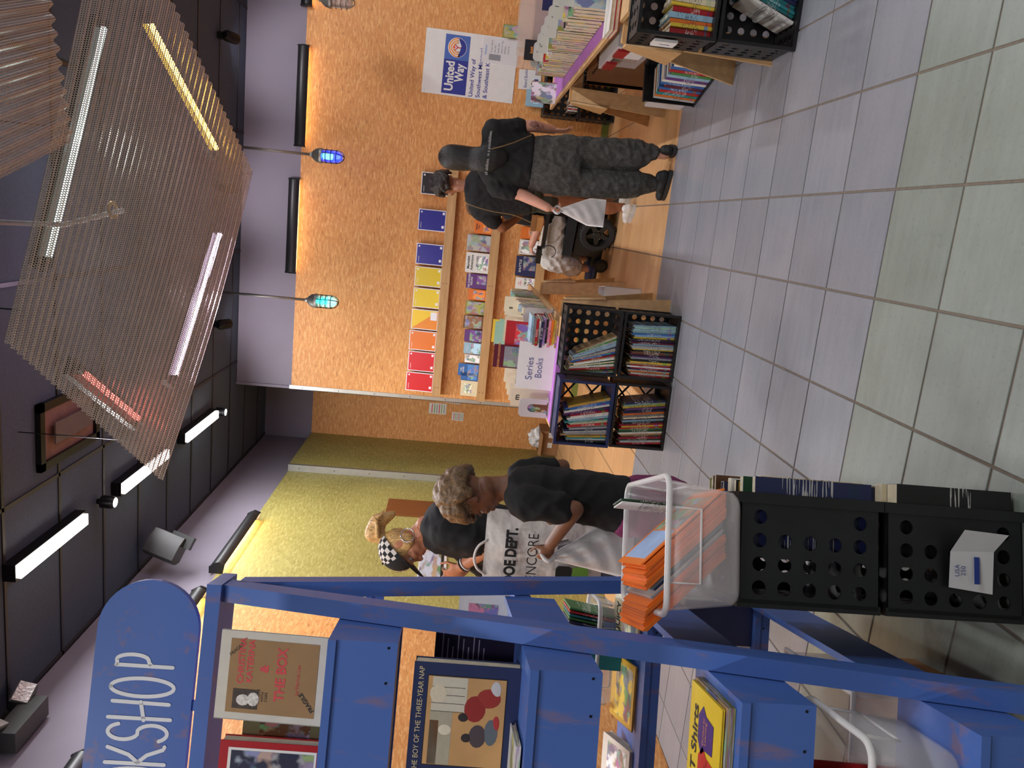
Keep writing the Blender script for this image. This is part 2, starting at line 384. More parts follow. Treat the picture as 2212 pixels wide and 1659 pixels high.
# walls
wb = struct(MB().box((XS, YB, 0), (XR, YB+.12, ZC)).build('wall_back', PURPLE))
MB().box((XS, YB-.018, .075), (XR, YB, ZT)).build('strand_board_panel', ORANGE, wb)
tag(MB().box((XS+.0, YB-.024, 0), (XR, YB-.0, .075)).build('skirting_board', GREENB, wb), None)
MB().box((XS-.035, YB-.026, .0), (XS+.012, YB-.018, ZT+.02)).box((XS-.035, YB-.026, 0), (XS-.03, YB+.05, ZT+.02)).build('corner_strip', ALU, wb)
wn = struct(MB().box((XS-.03, YB-.018, 0), (XS, YR, ZC)).build('wall_recess_side', PURPLE))
wr = struct(MB().box((XL2-.1, YR, 0), (XS-.03, YR+.1, ZC)).build('wall_recess', PURPLE))
MB().box((XL2, YR-.016, 0), (XS-.03, YR, ZT)).build('strand_board_panel', ORANGE, wr)
YG = 8.68
YO = onx(446, 1306, XL).y                        # olive boards end, orange ones begin
wl = struct(MB().box((XL-.15, YN, 0), (XL-.016, YR+.1, ZC)).build('wall_left', PURPLE))
MB().box((XL-.016, YO, 0), (XL, YG, ZT)).build('olive_board_panel', GREEN, wl)
MB().box((XL-.016, YG+.012, 0), (XL2, YR, ZT)).build('olive_board_panel', GREEN, wl)
MB().box((XL-.016, YN, 0), (XL, YO, ZT)).build('orange_board_panel', ORANGE, wl)
st = MB().box((XL+.002, YG, 0), (XL2+.012, YG+.012, ZT)).box((XL2, YG+.002, 0), (XL2+.012, YG+.04, ZT))
st.build('corner_strip', ALU, wl)
for z in (3.1, 2.7, 2.3, 1.9, 1.5, 1.1):         # screw heads down the strips
    MB().lathe([(.006, 0), (.005, .003)], T((XL+XL2)/2+.006, YG, z) @ Rx(math.pi/2), 8).build('screw', DARKMETAL, wl)
    MB().lathe([(.006, 0), (.005, .003)], T(XS-.012, YB-.026, z) @ Rx(math.pi/2), 8).build('screw', DARKMETAL, wb)
struct(MB().box((XR, YN, 0), (XR+.1, YB+.1, ZC)).build('wall_right', PURPLE))
struct(MB().box((XL-.15, YN-.1, 0), (XR+.1, YN, ZC)).build('wall_front', PURPLE))
# ceiling: slab, T-bar grid, panels
ce = struct(MB().box((XL-.15, YN-.1, ZC+.02), (XR+.1, YR+.1, ZC+.12)).build('ceiling', DARKMETAL))
cpm = {}
rest = MB()
GX, GY = 1.22, .61
for i in range(6):
    for j in range(22):
        x0, y0 = XL+.01+i*GX, -3.15+j*GY
        x1, y1 = min(x0+GX, XR), min(y0+GY, YR)
        if x1-x0 < .05 or y1-y0 < .05: continue
        if y0 > YB and x0 > XS: continue
        w_, d_ = x1-x0-.022, y1-y0-.022
        c = ((x0+x1)/2, (y0+y1)/2, ZC)
        q = pix(c)
        if q and -900 < q[0] < 1000 and -600 < q[1] < 2200:
            k = (round(w_, 2), round(d_, 2))
            if k not in cpm: cpm[k] = MB().box((-w_/2, -d_/2, .004), (w_/2, d_/2, .02)).mesh('ceiling_panel', [CEILM])
            link('ceiling_panel', cpm[k], ce).location = c
        else: rest.box((x0+.011, y0+.011, ZC+.004), (x1-.011, y1-.011, ZC+.02))
tag(rest.build('ceiling_panels_beyond_view', CEILM, ce), None, kind='stuff')
BLK = plain('black grid paint', rgb(34, 33, 37), .5, var=.1)
gb = MB()
for i in range(7): gb.box((XL+.01+i*GX-.012, YN, ZC-.004), (XL+.01+i*GX+.012, YR, ZC+.006))
for j in range(22): gb.box((XL, -3.15+j*GY-.012, ZC-.004), (XR, -3.15+j*GY+.012, ZC+.006))
gb.build('ceiling_grid', BLK, ce)
# ceiling air grille, seen past the edge of the canopy
P = [onz(*p, ZC) for p in ((75, 875), (310, 910), (85, 1060))]
vx0, vx1 = min(p.x for p in P)+.12, max(p.x for p in P); vy0, vy1 = min(p.y for p in P), max(p.y for p in P)-.2
vx1 = min(vx1, vx0+.75); vy1 = min(vy1, vy0+.75)
t = thing('ceiling_grille', 'square dark air grille set in the ceiling beside the mesh canopy', 'vent', (0, 0, 0))
fr = MB()
for a, b_ in (((vx0, vy0), (vx1, vy0+.05)), ((vx0, vy1-.05), (vx1, vy1)), ((vx0, vy0), (vx0+.05, vy1)), ((vx1-.05, vy0), (vx1, vy1))): fr.box((*a, ZC-.03), (*b_, ZC+.0))
fr.build('frame', DARKMETAL, t); MB().box((vx0+.14, vy0+.14, ZC-.045), (vx1-.14, vy1-.14, ZC-.035)).build('cover_plate', plain('grille plate', rgb(88, 76, 78), .5), t)
MB().box((vx0+.05, vy0+.05, ZC-.008), (vx1-.05, vy1-.05, ZC-.004)).build('recess', plain('grille recess', rgb(120, 84, 78), .6), t)
# ------------------------------------------------------------------ lamps
def area(name, loc, sx, sy, power, col, parent, rot=(0, 0, 0), spread=180):
    L = bpy.data.lights.new(name, 'AREA'); L.shape = 'RECTANGLE'; L.size = sx; L.size_y = sy; L.energy = power; L.color = col[:3]; L.spread = math.radians(spread)
    o = bpy.data.objects.new(name, L); COL.objects.link(o); o.parent = parent; o.location = loc; o.rotation_euler = rot; return o
TUBEW = emit('cool white lamp', (1, .97, .92, 1), 14)
def ceiling_tube(y0, y1, x=-2.16, label='', power=34, col=(.96, .97, 1)):
    t = thing('ceiling_linear_lamp', label, 'ceiling lamp', (x, (y0+y1)/2, ZC-.09), group='linear ceiling lamps'); L = y1-y0
    MB().box((-.05, -L/2-.02, .02), (.05, L/2+.02, .09)).build('housing', DARKMETAL, t)
    MB().box((-.036, -L/2, .0), (.036, L/2, .021)).build('diffuser', TUBEW, t)
    area('lamp_light', (0, 0, -.015), .07, L, power, col, t)
ceiling_tube(4.17, 4.96, label='lit linear ceiling lamp nearest the camera, left of the mesh canopy')
ceiling_tube(5.53, 6.40, label='lit linear ceiling lamp partly hidden by the tip of the mesh canopy')
ceiling_tube(6.86, 7.74, label='lit linear ceiling lamp farthest back, beside the far end of the mesh canopy')
for x_, y_, lb in ((-2.16, 1.9, 'unseen linear ceiling lamp added as fill above the blue book stand'), (-2.16, -.6, 'unseen linear ceiling lamp added as fill over the left wall, behind the camera'),
                   (2.6, 6.2, 'unseen linear ceiling lamp added as fill on the right beyond the mesh canopy'), (2.6, 3.4, 'unseen linear ceiling lamp added as fill on the right of the room'), (2.6, .4, 'unseen linear ceiling lamp added as fill on the right, behind the camera'), (.3, -1.6, 'unseen linear ceiling lamp added as fill in the middle, behind the camera')):
    ceiling_tube(y_, y_+.85, x_, lb, 48)  # unseen lamps outside the view, added as general fill for the room
def spot_head(y, label):
    t = thing('ceiling_spotlight', label, 'spotlight', (-2.16, y, ZC-.01), group='spotlights between the linear lamps')
    MB().lathe([(.035, -.12), (.045, -.1), (.045, -.03), (.02, -.02), (.02, 0)], None, 16).build('head', DARKMETAL, t, 'auto')
    MB().lathe([(.0005, -.124), (.033, -.122)], None, 16, False).build('lens', emit('spot lens', (1, .95, .88, 1), 40), t)
    L = bpy.data.lights.new('lamp_light', 'SPOT'); L.energy = 60; L.spot_size = math.radians(80); L.spot_blend = .6; L.shadow_soft_size = .03
    o = bpy.data.objects.new('lamp_light', L); COL.objects.link(o); o.parent = t; o.location = (0, 0, -.14)
spot_head(5.27, 'small bright spotlight on the ceiling between the two nearer linear lamps')
spot_head(7.84, 'small bright spotlight on the ceiling next to the far wall')
def wall_spot(x, label):
    t = thing('track_spotlight', label, 'spotlight', (x, 7.75, ZC-.005), group='spotlights aimed at the purple band')
    MB().box((-.03, -.03, -.05), (.03, .03, 0)).build('mount', DARKMETAL, t); M_ = T(0, 0, -.1) @ Rx(math.radians(66))
    MB().lathe([(.05, -.09), (.05, .04), (.03, .07)], M_, 16).build('head', DARKMETAL, t, 'auto'); MB().lathe([(.0005, -.091), (.042, -.091)], M_, 16, False).build('lens', emit('track lens', (1, .93, 1, 1), 8), t)
    L = bpy.data.lights.new('lamp_light', 'SPOT'); L.energy = 20; L.spot_size = math.radians(100); L.spot_blend = .8; L.color = (1, .93, 1); L.shadow_soft_size = .05
    o = bpy.data.objects.new('lamp_light', L); COL.objects.link(o); o.parent = t; o.location = (0, .1, -.15); o.rotation_euler = (math.radians(72), 0, 0)
for x_, lb in ((-1.25, 'dark track spotlight on the ceiling nearest the far left corner'), (.05, 'dark track spotlight on the ceiling behind the middle of the mesh canopy'), (1.4, 'dark track spotlight on the ceiling behind the amber tube')): wall_spot(x_, lb)
# wall washers: black half-round troughs
WASH = emit('warm washer lamp', (1, .82, .58, 1), 10)
def washer(a, b, out, label, power, lit=True):
    """a,b: ends on the wall at the height of the trough, out: direction into the room"""
    a = Vector(a); b = Vector(b); d = (b-a); L = d.length; d.normalize(); out = Vector(out)
    t = thing('wall_washer_lamp', label, 'wall lamp', M=frame((a+b)/2, d, (0, 0, 1)), group='trough wall washers')
    z = d.cross(Vector((0, 0, 1))); s = 1 if z.dot(out) > 0 else -1
    pr = [(.0, .085), (.055*s, .085), (.085*s, .06), (.095*s, .02), (.08*s, -.02), (.07*s, -.03), (.07*s, -.01), (.078*s, .02), (.07*s, .05), (.0, .055)]
    MB().prism([(-L/2, y, zz) for zz, y in pr], (L, 0, 0)).build('housing', BLACK, t, 'auto')
    for e in (-L/2-.012, L/2): MB().prism([(e, y, zz) for zz, y in ((0, .09), (.06*s, .09), (.1*s, .02), (.08*s, -.035), (0, -.02))], (.012, 0, 0)).build('end_cap', BLACK, t)
    if lit: MB().box((-L/2+.02, .035, min(.012*s, .05*s)), (L/2-.02, .052, max(.012*s, .05*s))).build('lamp_strip', WASH, t)
    if lit:
        o = area('lamp_light', (0, .03, .03*s), L-.05, .03, power, (1, .8, .55), t)
        o.rotation_euler = (math.radians(90+12*s), 0, 0)
washer((.574, YB-.0, 3.21), (1.553, YB, 3.21), (0, -1, 0), 'black trough lamp on the orange wall right of the blue caged lamp', 60)
washer((-.755, YB, 3.25), (.22, YB, 3.25), (0, -1, 0), 'black trough lamp on the orange wall between the blue and the teal caged lamps', 60)
washer((1.95, YB, 3.2), (2.9, YB, 3.2), (0, -1, 0), 'black trough lamp on the orange wall above the white poster, outside the picture', 60)
washer((XL, 6.05, 3.20), (XL, 7.2, 3.20), (1, 0, 0), 'lit black trough lamp on the olive wall nearer the far corner', 34)
washer((XL, 4.5, 3.20), (XL, 5.62, 3.20), (1, 0, 0), 'lit black trough lamp on the left wall just beside the blue sign', 34)
washer((XL, 2.6, 3.20), (XL, 3.75, 3.20), (1, 0, 0), 'black trough lamp on the left wall behind the lettering of the blue sign', 30)
# ------------------------------------------------------------------ perforated canopy
def perforated(name, tint):
    mt, nt, b = nodes(name)
    uv = N(nt, 'ShaderNodeUVMap'); hs = []
    for off in ((0, 0, 0), (.5, .5, 0)):
        mp = N(nt, 'ShaderNodeMapping'); mp.inputs['Scale'].default_value = (1/.0118, 1/.0204, 1); mp.inputs['Location'].default_value = off
        nt.links.new(uv.outputs[0], mp.inputs[0])
        fr = N(nt, 'ShaderNodeVectorMath', operation='FRACTION'); nt.links.new(mp.outputs[0], fr.inputs[0])
        sb = N(nt, 'ShaderNodeVectorMath', operation='SUBTRACT'); nt.links.new(fr.outputs[0], sb.inputs[0]); sb.inputs[1].default_value = (.5, .5, 0)
        ml = N(nt, 'ShaderNodeVectorMath', operation='MULTIPLY'); nt.links.new(sb.outputs[0], ml.inputs[0]); ml.inputs[1].default_value = (.0118, .0204, 0)
        ln = N(nt, 'ShaderNodeVectorMath', operation='LENGTH'); nt.links.new(ml.outputs[0], ln.inputs[0]); hs.append(ln.outputs['Value'])
    d = mth(nt, 'MINIMUM', hs[0], hs[1])
    nt.links.new(mth(nt, 'GREATER_THAN', d, .0037), b.inputs['Alpha'])
    f = noise(nt, coords(nt), 9, 3)
    nt.links.new(ramp(nt, f, [(.3, tint), (.7, tuple(x*1.15 for x in tint[:3])+(1,))]), b.inputs['Base Color'])
    b.inputs['Metallic'].default_value = .55; b.inputs['Roughness'].default_value = .36
    return mt
PERF = perforated('perforated zinc sheet', rgb(206, 190, 174))
def canopy(name, A, B, C_, label, pitch=.0535, D=None):
    """A-B runs along the ridges, B-C across them; D is the fourth corner of a slightly twisted sheet"""
    A, B, C_ = Vector(A), Vector(B), Vector(C_); D = Vector(D) if D else A+C_-B; L = (A-B).length; Wd = ((C_-B).length+(D-A).length)/2
    M = frame(B, A-B, C_-B); t = thing(name, label, 'canopy', M=M); Mi = M.inverted(); nz = (A-B).cross(C_-B).normalized()
    n = int(Wd/pitch*8); vs = []; uv = []; nu = 12; s = 0; prev = None
    for i in range(n+1):
        v = i/n; y = Wd*v; z = .011*math.sin(2*math.pi*y/pitch)
        if prev: s += math.hypot(y-prev[0], z-prev[1])
        prev = (y, z)
        for k in range(nu+1):
            u = k/nu; p = (B*(1-u)+A*u)*(1-v)+(C_*(1-u)+D*u)*v
            vs.append(Mi @ (p + nz*z - Vector((0, 0, .03*math.sin(math.pi*u)*(1-v*.5))))); uv.append((L*u, s))
    fs = [(i*(nu+1)+k, i*(nu+1)+k+1, (i+1)*(nu+1)+k+1, (i+1)*(nu+1)+k) for i in range(n) for k in range(nu)]
    me = bpy.data.meshes.new('perforated_sheet'); me.from_pydata([tuple(q) for q in vs], [], fs); me.materials.append(PERF)
    ul = me.uv_layers.new()
    for lp in me.loops: ul.data[lp.index].uv = uv[lp.vertex_index]
    for p in me.polygons: p.use_smooth = True
    link('perforated_sheet', me, t)
    for u in (.08, .92):
        for v in (.06, .94):
            w0 = (B*(1-u)+A*u)*(1-v)+(C_*(1-u)+D*u)*v + Vector((0, 0, .02)); MB().tube([Mi @ w0, Mi @ Vector((w0.x, w0.y, ZC))], .003, 6).build('hanger_rod', DARKMETAL, t)
    return t, M, L, Wd
A0, B0, C0 = (.177, 5.886, 3.0), (-1.606, 4.285, 3.028), (-.666, 3.243, 3.276)
cn, CM, CL, CW = canopy('perforated_canopy', A0, B0, C0, 'large tilted corrugated sheet of perforated metal hung under the ceiling', D=onz(230.7, -294.5, 3.2))
D1 = ony(118, 0, 3.3); 
p0, p1, p2 = onz(156, 305, 3.12), onz(0, 378, 3.12), onz(118, 0, 3.12)
e1 = (p1-p0); e2 = p2-p0; e2 = e2 - e1*(e2.dot(e1)/e1.dot(e1)); e1.normalize(); e2.normalize()
canopy('perforated_canopy', p0+e1*1.9, p0, p0+e2*1.5, 'smaller corrugated perforated sheet at the right-hand top, nearest the camera')
MB().lathe([(.026, 0), (.045, 0), (.045, .006), (.026, .006)], CM @ T(CL*.42, CW*.6, -.03), 20, False).build('brass_ring', plain('brass', rgb(190, 140, 80), .35, .8), None)
o = bpy.data.objects['brass_ring']; tag(o, 'brass ring fitting on the underside of the large mesh canopy', 'ring')
tt = thing('sprinkler_pipe', 'thin white pipe running down behind the mesh canopy to the brass ring', 'pipe')
pr = CM @ Vector((CL*.42, CW*.6, .03)); MB().tube([pr, (pr.x-.1, pr.y-.05, 3.45), (pr.x-.12, pr.y-.1, ZC)], .013, 8).build('pipe', plain('white pipe', rgb(190, 186, 190), .5), tt)
# coloured tubes above the canopy
def colour_tube(a, b, col, strength, power, label, zoff=.13):
    """pixel ends seen through the sheet"""
    n = CM.to_3x3() @ Vector((0, 0, 1)); n = n if n.z > 0 else -n
    P = [onplane(*q, Vector(B0)+n*zoff, n) for q in (a, b)]
    d = (P[1]-P[0]); L = d.length
    t = thing('colour_tube_lamp', label, 'tube lamp', M=frame((P[0]+P[1])/2, d, n.cross(d)))
    MB().tube([(-L/2, 0, 0), (L/2, 0, 0)], .016, 10).build('tube', emit('tube '+label[:12], col, strength), t, True)
    sg = 1 if (t.matrix_world.to_3x3() @ Vector((0, 0, 1))).z > 0 else -1
    MB().box((-L/2-.05, -.05, min(.02*sg, .06*sg)), (L/2+.05, .05, max(.02*sg, .06*sg))).build('fitting', DARKMETAL, t)
    for e in (-1, 1): MB().box((e*(L/2+.015)-.02, -.02, -.02), (e*(L/2+.015)+.02, .02, .02)).build('end_cap', DARKMETAL, t)
    L_ = bpy.data.lights.new('lamp_light', 'POINT'); L_.energy = power; L_.color = col[:3]; L_.shadow_soft_size = .1
    o = bpy.data.objects.new('lamp_light', L_); COL.objects.link(o); o.parent = t; o.location = (0, 0, -.03*sg)
    return t
colour_tube((322, 45), (468, 322), (1, .58, .08, 1), 22, 6, 'glowing amber tube lamp above the mesh canopy')
colour_tube((475, 505), (378, 815), (.86, .66, 1, 1), 22, 30, 'glowing lilac white tube lamp above the mesh canopy')
colour_tube((105, 560), (225, 60), (.75, .95, .92, 1), 3.5, 8, 'pale cyan tube lamp high above the mesh canopy', .3)
colour_tube((175, 800), (300, 905), (1, .12, .1, 1), 5, 3, 'red tube lamp behind the lower left corner of the mesh canopy', .2)
# ------------------------------------------------------------------ caged pendants
GLASSC = plain('clear jar glass', (.9, .92, .92, 1), .05, var=0, alpha=.28)
def pendant(x, y, Y, label, col, glow, body, power, top=(0, 0)):
    """x,y pixel of the collar of the hood at wall depth Y"""
    c = ony(x, y, Y)
    t = thing('caged_pendant_lamp', label, 'pendant lamp', c, group='caged pendant lamps')
    MB().tube([(0, 0, 0), (0, 0, ZC-c.z)], .0135, 10).build('stem', STEEL, t, True)
    MB().lathe([(.022, .02), (.024, 0), (.04, -.012), (.062, -.04), (.07, -.07), (.074, -.075), (.074, -.095), (.066, -.1)], None, 20).build('hood', STEEL, t, 'auto')
    MB().lathe([(.05, -.095), (.054, -.12), (.054, -.22), (.045, -.26), (.025, -.285), (.002, -.29)], None, 20, False).build('glass_jar', body, t, True)
    if glow: MB().lathe([(.004, -.1), (.028, -.11), (.032, -.17), (.028, -.195), (.003, -.2)], None, 14).build('bulb', glow, t, True)
    cg = MB()
    for z, r in ((-.135, .066), (-.185, .066), (-.235, .064)): cg.tube([(r*math.cos(a), r*math.sin(a), z) for a in [2*math.pi*i/20 for i in range(20)]], .0045, 6, closed=True)
    for i in range(4):
        a = math.pi*i/4*2+.4; ca, sa = math.cos(a), math.sin(a)
        cg.tube([(r*ca, r*sa, z) for r, z in ((.066, -.09), (.066, -.24), (.055, -.275), (.03, -.3), (0, -.308))], .0045, 6)
    cg.build('cage', DARKMETAL if col else STEEL, t)
    if power:
        L = bpy.data.lights.new('lamp_light', 'POINT'); L.energy = power; L.color = col[:3]; L.shadow_soft_size = .03
        o = bpy.data.objects.new('lamp_light', L); COL.objects.link(o); o.parent = t; o.location = (0, 0, -.22)
    return t
pendant(674, 334, 7.9, 'caged pendant lamp glowing deep blue in front of the orange wall', (.15, .25, 1, 1), emit('blue bulb', (.1, .45, 1, 1), 9), plain('blue jar glass', (.03, .08, .9, 1), .1, var=0, alpha=.55), 3)
pendant(664, 648, 7.9, 'caged pendant lamp glowing teal in front of the orange wall', (.1, .9, .9, 1), emit('teal bulb', (.0, .9, .85, 1), 5), GLASSC, 1.5)
pendant(694, -2, 7.9, 'unlit caged pendant lamp with clear glass at the right-hand top', None, None, plain('grey jar glass', (.5, .42, .4, 1), .1, var=0, alpha=.5), 0)
# wall speaker and emergency light on the left band
c = onx(352, 1196, XL+.16)
t = thing('wall_speaker', 'dark grey box speaker on a bracket high on the left wall', 'speaker', M=T(*c) @ Rz(math.radians(-62)) @ Rx(math.radians(-18)))
SPK = plain('speaker grey', rgb(66, 66, 66), .5)
pr = [(-.1, -.02), (.1, -.02), (.1, .1), (.06, .17), (-.06, .17), (-.1, .1)]
MB().prism([(x, y, -.12) for x, y in pr], (0, 0, .25)).build('cabinet', SPK, t, 'auto')
MB().prism([(-.1+.2*i/8, -.02-.03*math.sin(math.pi*i/8), -.12) for i in range(9)], (0, 0, .25)).build('grille', plain('speaker grille', rgb(78, 78, 76), .6, bmp=.4), t, 'auto')
MB().box((-.03, .1, -.18), (.03, .2, .0)).build('bracket', BLACK, t)
c = onx(46, 1562, XL+.06)
t = thing('emergency_light', 'twin-headed emergency light high on the left wall above the blue sign', 'emergency light', M=T(*c) @ Rz(math.radians(90)))
MB().box((-.17, -.06, -.06), (.17, .06, .06)).build('case', SPK, t)
LENSM = plain('ribbed lens', rgb(205, 205, 205), .15, .2, bmp=.5)
for sx in (-1, 1):
    M_ = T(sx*.16, -.05, .075) @ Rz(math.radians(-25*sx)) @ Rx(math.radians(20))
    hd = MB().box((-.065, -.05, -.05), (.065, .05, .05), M_).build('lamp_head', SPK, t)
    MB().box((-.058, -.062, -.043), (.058, -.05, .043), M_).build('lens', LENSM, hd)
# ================================================================== books
PAL = {'red': (176, 34, 40), 'crimson': (150, 24, 52), 'orange': (222, 116, 40), 'yellow': (222, 190, 62), 'mustard': (186, 150, 52), 'cream': (226, 212, 176), 'white': (226, 224, 216), 'grey': (142, 144, 146),
       'green': (66, 124, 62), 'dark green': (34, 72, 46), 'teal': (40, 128, 132), 'pale blue': (150, 186, 204), 'blue': (52, 104, 170), 'navy': (36, 42, 82), 'purple': (96, 52, 120), 'lilac': (170, 140, 190), 'pink': (222, 140, 160), 'maroon': (92, 28, 48), 'brown': (112, 76, 48), 'black': (30, 28, 30), 'tan': (186, 154, 112), 'olive': (132, 132, 60), 'silver': (176, 178, 176), 'mint': (150, 190, 170)}
def book_mesh(t, h, d, hard=True):
    """thickness x, height z, depth y; spine at y=0 facing -y"""
    b = .0025 if hard else .0012; e = .004 if hard else .0
    m_ = MB()
    m_.box((-t/2, 0, 0), (-t/2+b, d, h)).box((t/2-b, 0, 0), (t/2, d, h)).box((-t/2+b, 0, 0), (t/2-b, b, h))
    m_.mat(1).box((-t/2+b, b, e), (t/2-b, d-e, h-e))
    return m_
def book(t, h, d, colour, label, M, group=None, mat=None, name='book', hard=True, parent=None):
    o = book_mesh(t, h, d, hard).build(name, [mat or SPINE, PAGES], parent, M=M)
    c = PAL[colour] if isinstance(colour, str) else colour
    k = random.uniform(.85, 1.12); o.color = (*[min(1, lin(x/255)*k) for x in c], 1)
    tag(o, label, 'book', group); return o
def cover_book(M, w_, h_, t_, colour, label, title=None, tsize=.02, tcol=None, pic=None, group=None, tpos=.32, bold=.02, align='CENTER', piccol=None):
    """M: centre of the bottom edge of the front cover, x along the width, y up the cover, z out of it. Parts: cover, page_block, picture, title"""
    th = thing('book', label, 'book', M=M, group=group)
    b = .002
    c = MB().box((-w_/2, 0, -b), (w_/2, h_, 0)).box((-w_/2, 0, -t_), (w_/2, h_, -t_+b)).box((-w_/2, 0, -t_), (-w_/2+b, h_, 0)).build('cover', COVER, th)
    cc = PAL[colour] if isinstance(colour, str) else colour; c.color = (*[lin(x/255) for x in cc], 1)
    MB().box((-w_/2+b, .003, -t_+b), (w_/2-.003, h_-.003, -b)).build('page_block', PAGES, th)
    if pic:
        x0, y0, x1, y1 = pic
        p = MB().box((-w_/2+x0*w_, y0*h_, 0), (-w_/2+x1*w_, y1*h_, .0006)).build('picture', PICT, th)
        pc = PAL[piccol] if piccol else [min(255, x*1.15+20) for x in cc]; p.color = (*[lin(x/255) for x in pc], 1)
    if title: text('title', title, tsize, tcol or WHITE, th, T(0, h_*(1-tpos), .0012), bold=bold)
    return th
def shelf_frame(x, Yf, z, lean=0.): return T(x, Yf, z) @ Rx(math.pi/2-lean)
# ================================================================== wall shelves
def wall_shelf(x0, x1, ztop, label, depth=.075):
    t = thing('wall_shelf', label, 'shelf', ((x0+x1)/2, YB-.018, ztop), group='pine rails on the orange wall'); L = (x1-x0)/2
    MB().box((-L, -depth-.022, -.095), (L, -depth, .0)).build('front_rail', PINE, t)
    MB().box((-L, -depth, -.025), (L, 0, -.005)).build('ledge', PINE, t)
    for x in (-L+.1, 0, L-.1):
        for z in (-.03, -.065): MB().lathe([(.005, 0), (.004, .002)], T(x, -depth-.022, z) @ Rx(math.pi/2), 6).build('screw', DARKMETAL, t)
    return t
wall_shelf(-1.985, .55, 1.655, 'upper pine shelf rail on the orange wall, holding coloured notebooks')
wall_shelf(-2.0, .6, 1.152, 'middle pine shelf rail on the orange wall, holding upright paperbacks')
wall_shelf(-2.0, .6, .63, 'lowest pine shelf rail on the orange wall, behind the wheelchair')
YSH = YB-.085
def photo_rect(y0, y1, x0, x1, Y):
    """pixel box (upright left y1 .. right y0, top x0 .. bottom x1) -> centre x, width, bottom z, height at depth Y"""
    a = ony(x0, (y0+y1)/2, Y); b_ = ony(x1, (y0+y1)/2, Y); l = ony((x0+x1)/2, y1, Y); r_ = ony((x0+x1)/2, y0, Y)
    return b_.x, abs(r_.x-l.x), b_.z, a.z-b_.z
WB = plain('white card border', rgb(232, 232, 236), .5, var=.02)
nbk = [(808, 848, 880, 937, 'red', (214, 30, 40), 'bright red notebook at the left end of the upper shelf'), (763, 805, 884, 940, 'red', (214, 30, 40), 'bright red notebook second from the left on the upper shelf'),
       (718, 760, 886, 943, 'orange', (232, 120, 28), 'plain orange notebook on the upper shelf'), (672, 715, 890, 946, 'orange', (238, 140, 20), 'orange and yellow diagonal notebook with white label on the upper shelf'),
       (626, 668, 893, 949, 'yellow', (240, 208, 24), 'yellow notebook next to the diagonal one on the upper shelf'), (580, 622, 896, 952, 'yellow', (224, 196, 18), 'darker yellow notebook beside the blue ones on the upper shelf'),
       (530, 575, 899, 956, 'blue', (36, 40, 140), 'royal blue notebook beside the yellow ones on the upper shelf'), (456, 502, 904, 962, 'blue', (36, 40, 140), 'royal blue notebook standing by itself on the upper shelf'), (376, 424, 908, 966, 'black', (34, 32, 40), 'black notebook behind the curly-haired person on the upper shelf')]
DOTS = plain('notebook cover', rgb(1, 1, 1), .3)
def dotcover():
    mt, nt, b = nodes('dotted notebook cover')
    oi = N(nt, 'ShaderNodeObjectInfo'); v = coords(nt, 'Object', (1, 1, 1))
    vo = N(nt, 'ShaderNodeTexVoronoi'); vo.inputs['Scale'].default_value = 110; vo.inputs['Randomness'].default_value = 0; nt.links.new(v, vo.inputs['Vector'])
    nt.links.new(mixc(nt, mth(nt, 'MULTIPLY', mth(nt, 'LESS_THAN', vo.outputs['Distance'], .3), .25), oi.outputs['Color'], (0, 0, 0, 1)), b.inputs['Base Color'])
    b.inputs['Roughness'].default_value = .3; return mt
DOTC = dotcover()
for i, (y0, y1, x0, x1, cn_, cc, lb) in enumerate(nbk):
    x, w_, z, h_ = photo_rect(y0, y1, x0, x1, YSH)
    t = thing('notebook', lb, 'notebook', M=shelf_frame(x, YSH-.006, 1.652, .08), group='notebooks on the upper shelf'); h_ += .01
    MB().box((-w_/2, 0, -.014), (w_/2, h_, -.002)).build('page_block', PAGES, t)
    MB().box((-w_/2, 0, -.002), (w_/2, h_, 0)).build('border', WB, t)
    f_ = MB().box((-w_/2+.008, .008, 0), (w_/2-.008, h_-.008, .0007)).build('cover', DOTC, t); f_.color = (*[lin(q/255) for q in cc], 1)
    if i == 3:
        f2 = MB().prism([(-w_/2+.008, h_-.008, .0008), (w_/2-.008, h_-.008, .0008), (w_/2-.008, .008, .0008)], (0, 0, .0004)).build('yellow_corner', DOTC, t); f2.color = (*[lin(q/255) for q in (248, 206, 30)], 1)
        MB().box((-.0, .015, .0012), (w_/2-.02, .085, .002)).build('label_card', WB, t)
    for sx, sz, s_ in ((w_/2-.03, h_-.03, .018), (w_/2-.032, .028, .026), (-w_/2+.05, .03, .028)):
        if i != 3: MB().box((sx-s_/2, sz-s_/2*.9, .0008), (sx+s_/2, sz+s_/2*.9, .0012)).build('corner_mark', WB, t)
    text('lettering', 'notebook', .016, WB, t, T(-w_/2+.055, h_-.03, .001)) if i != 3 else None
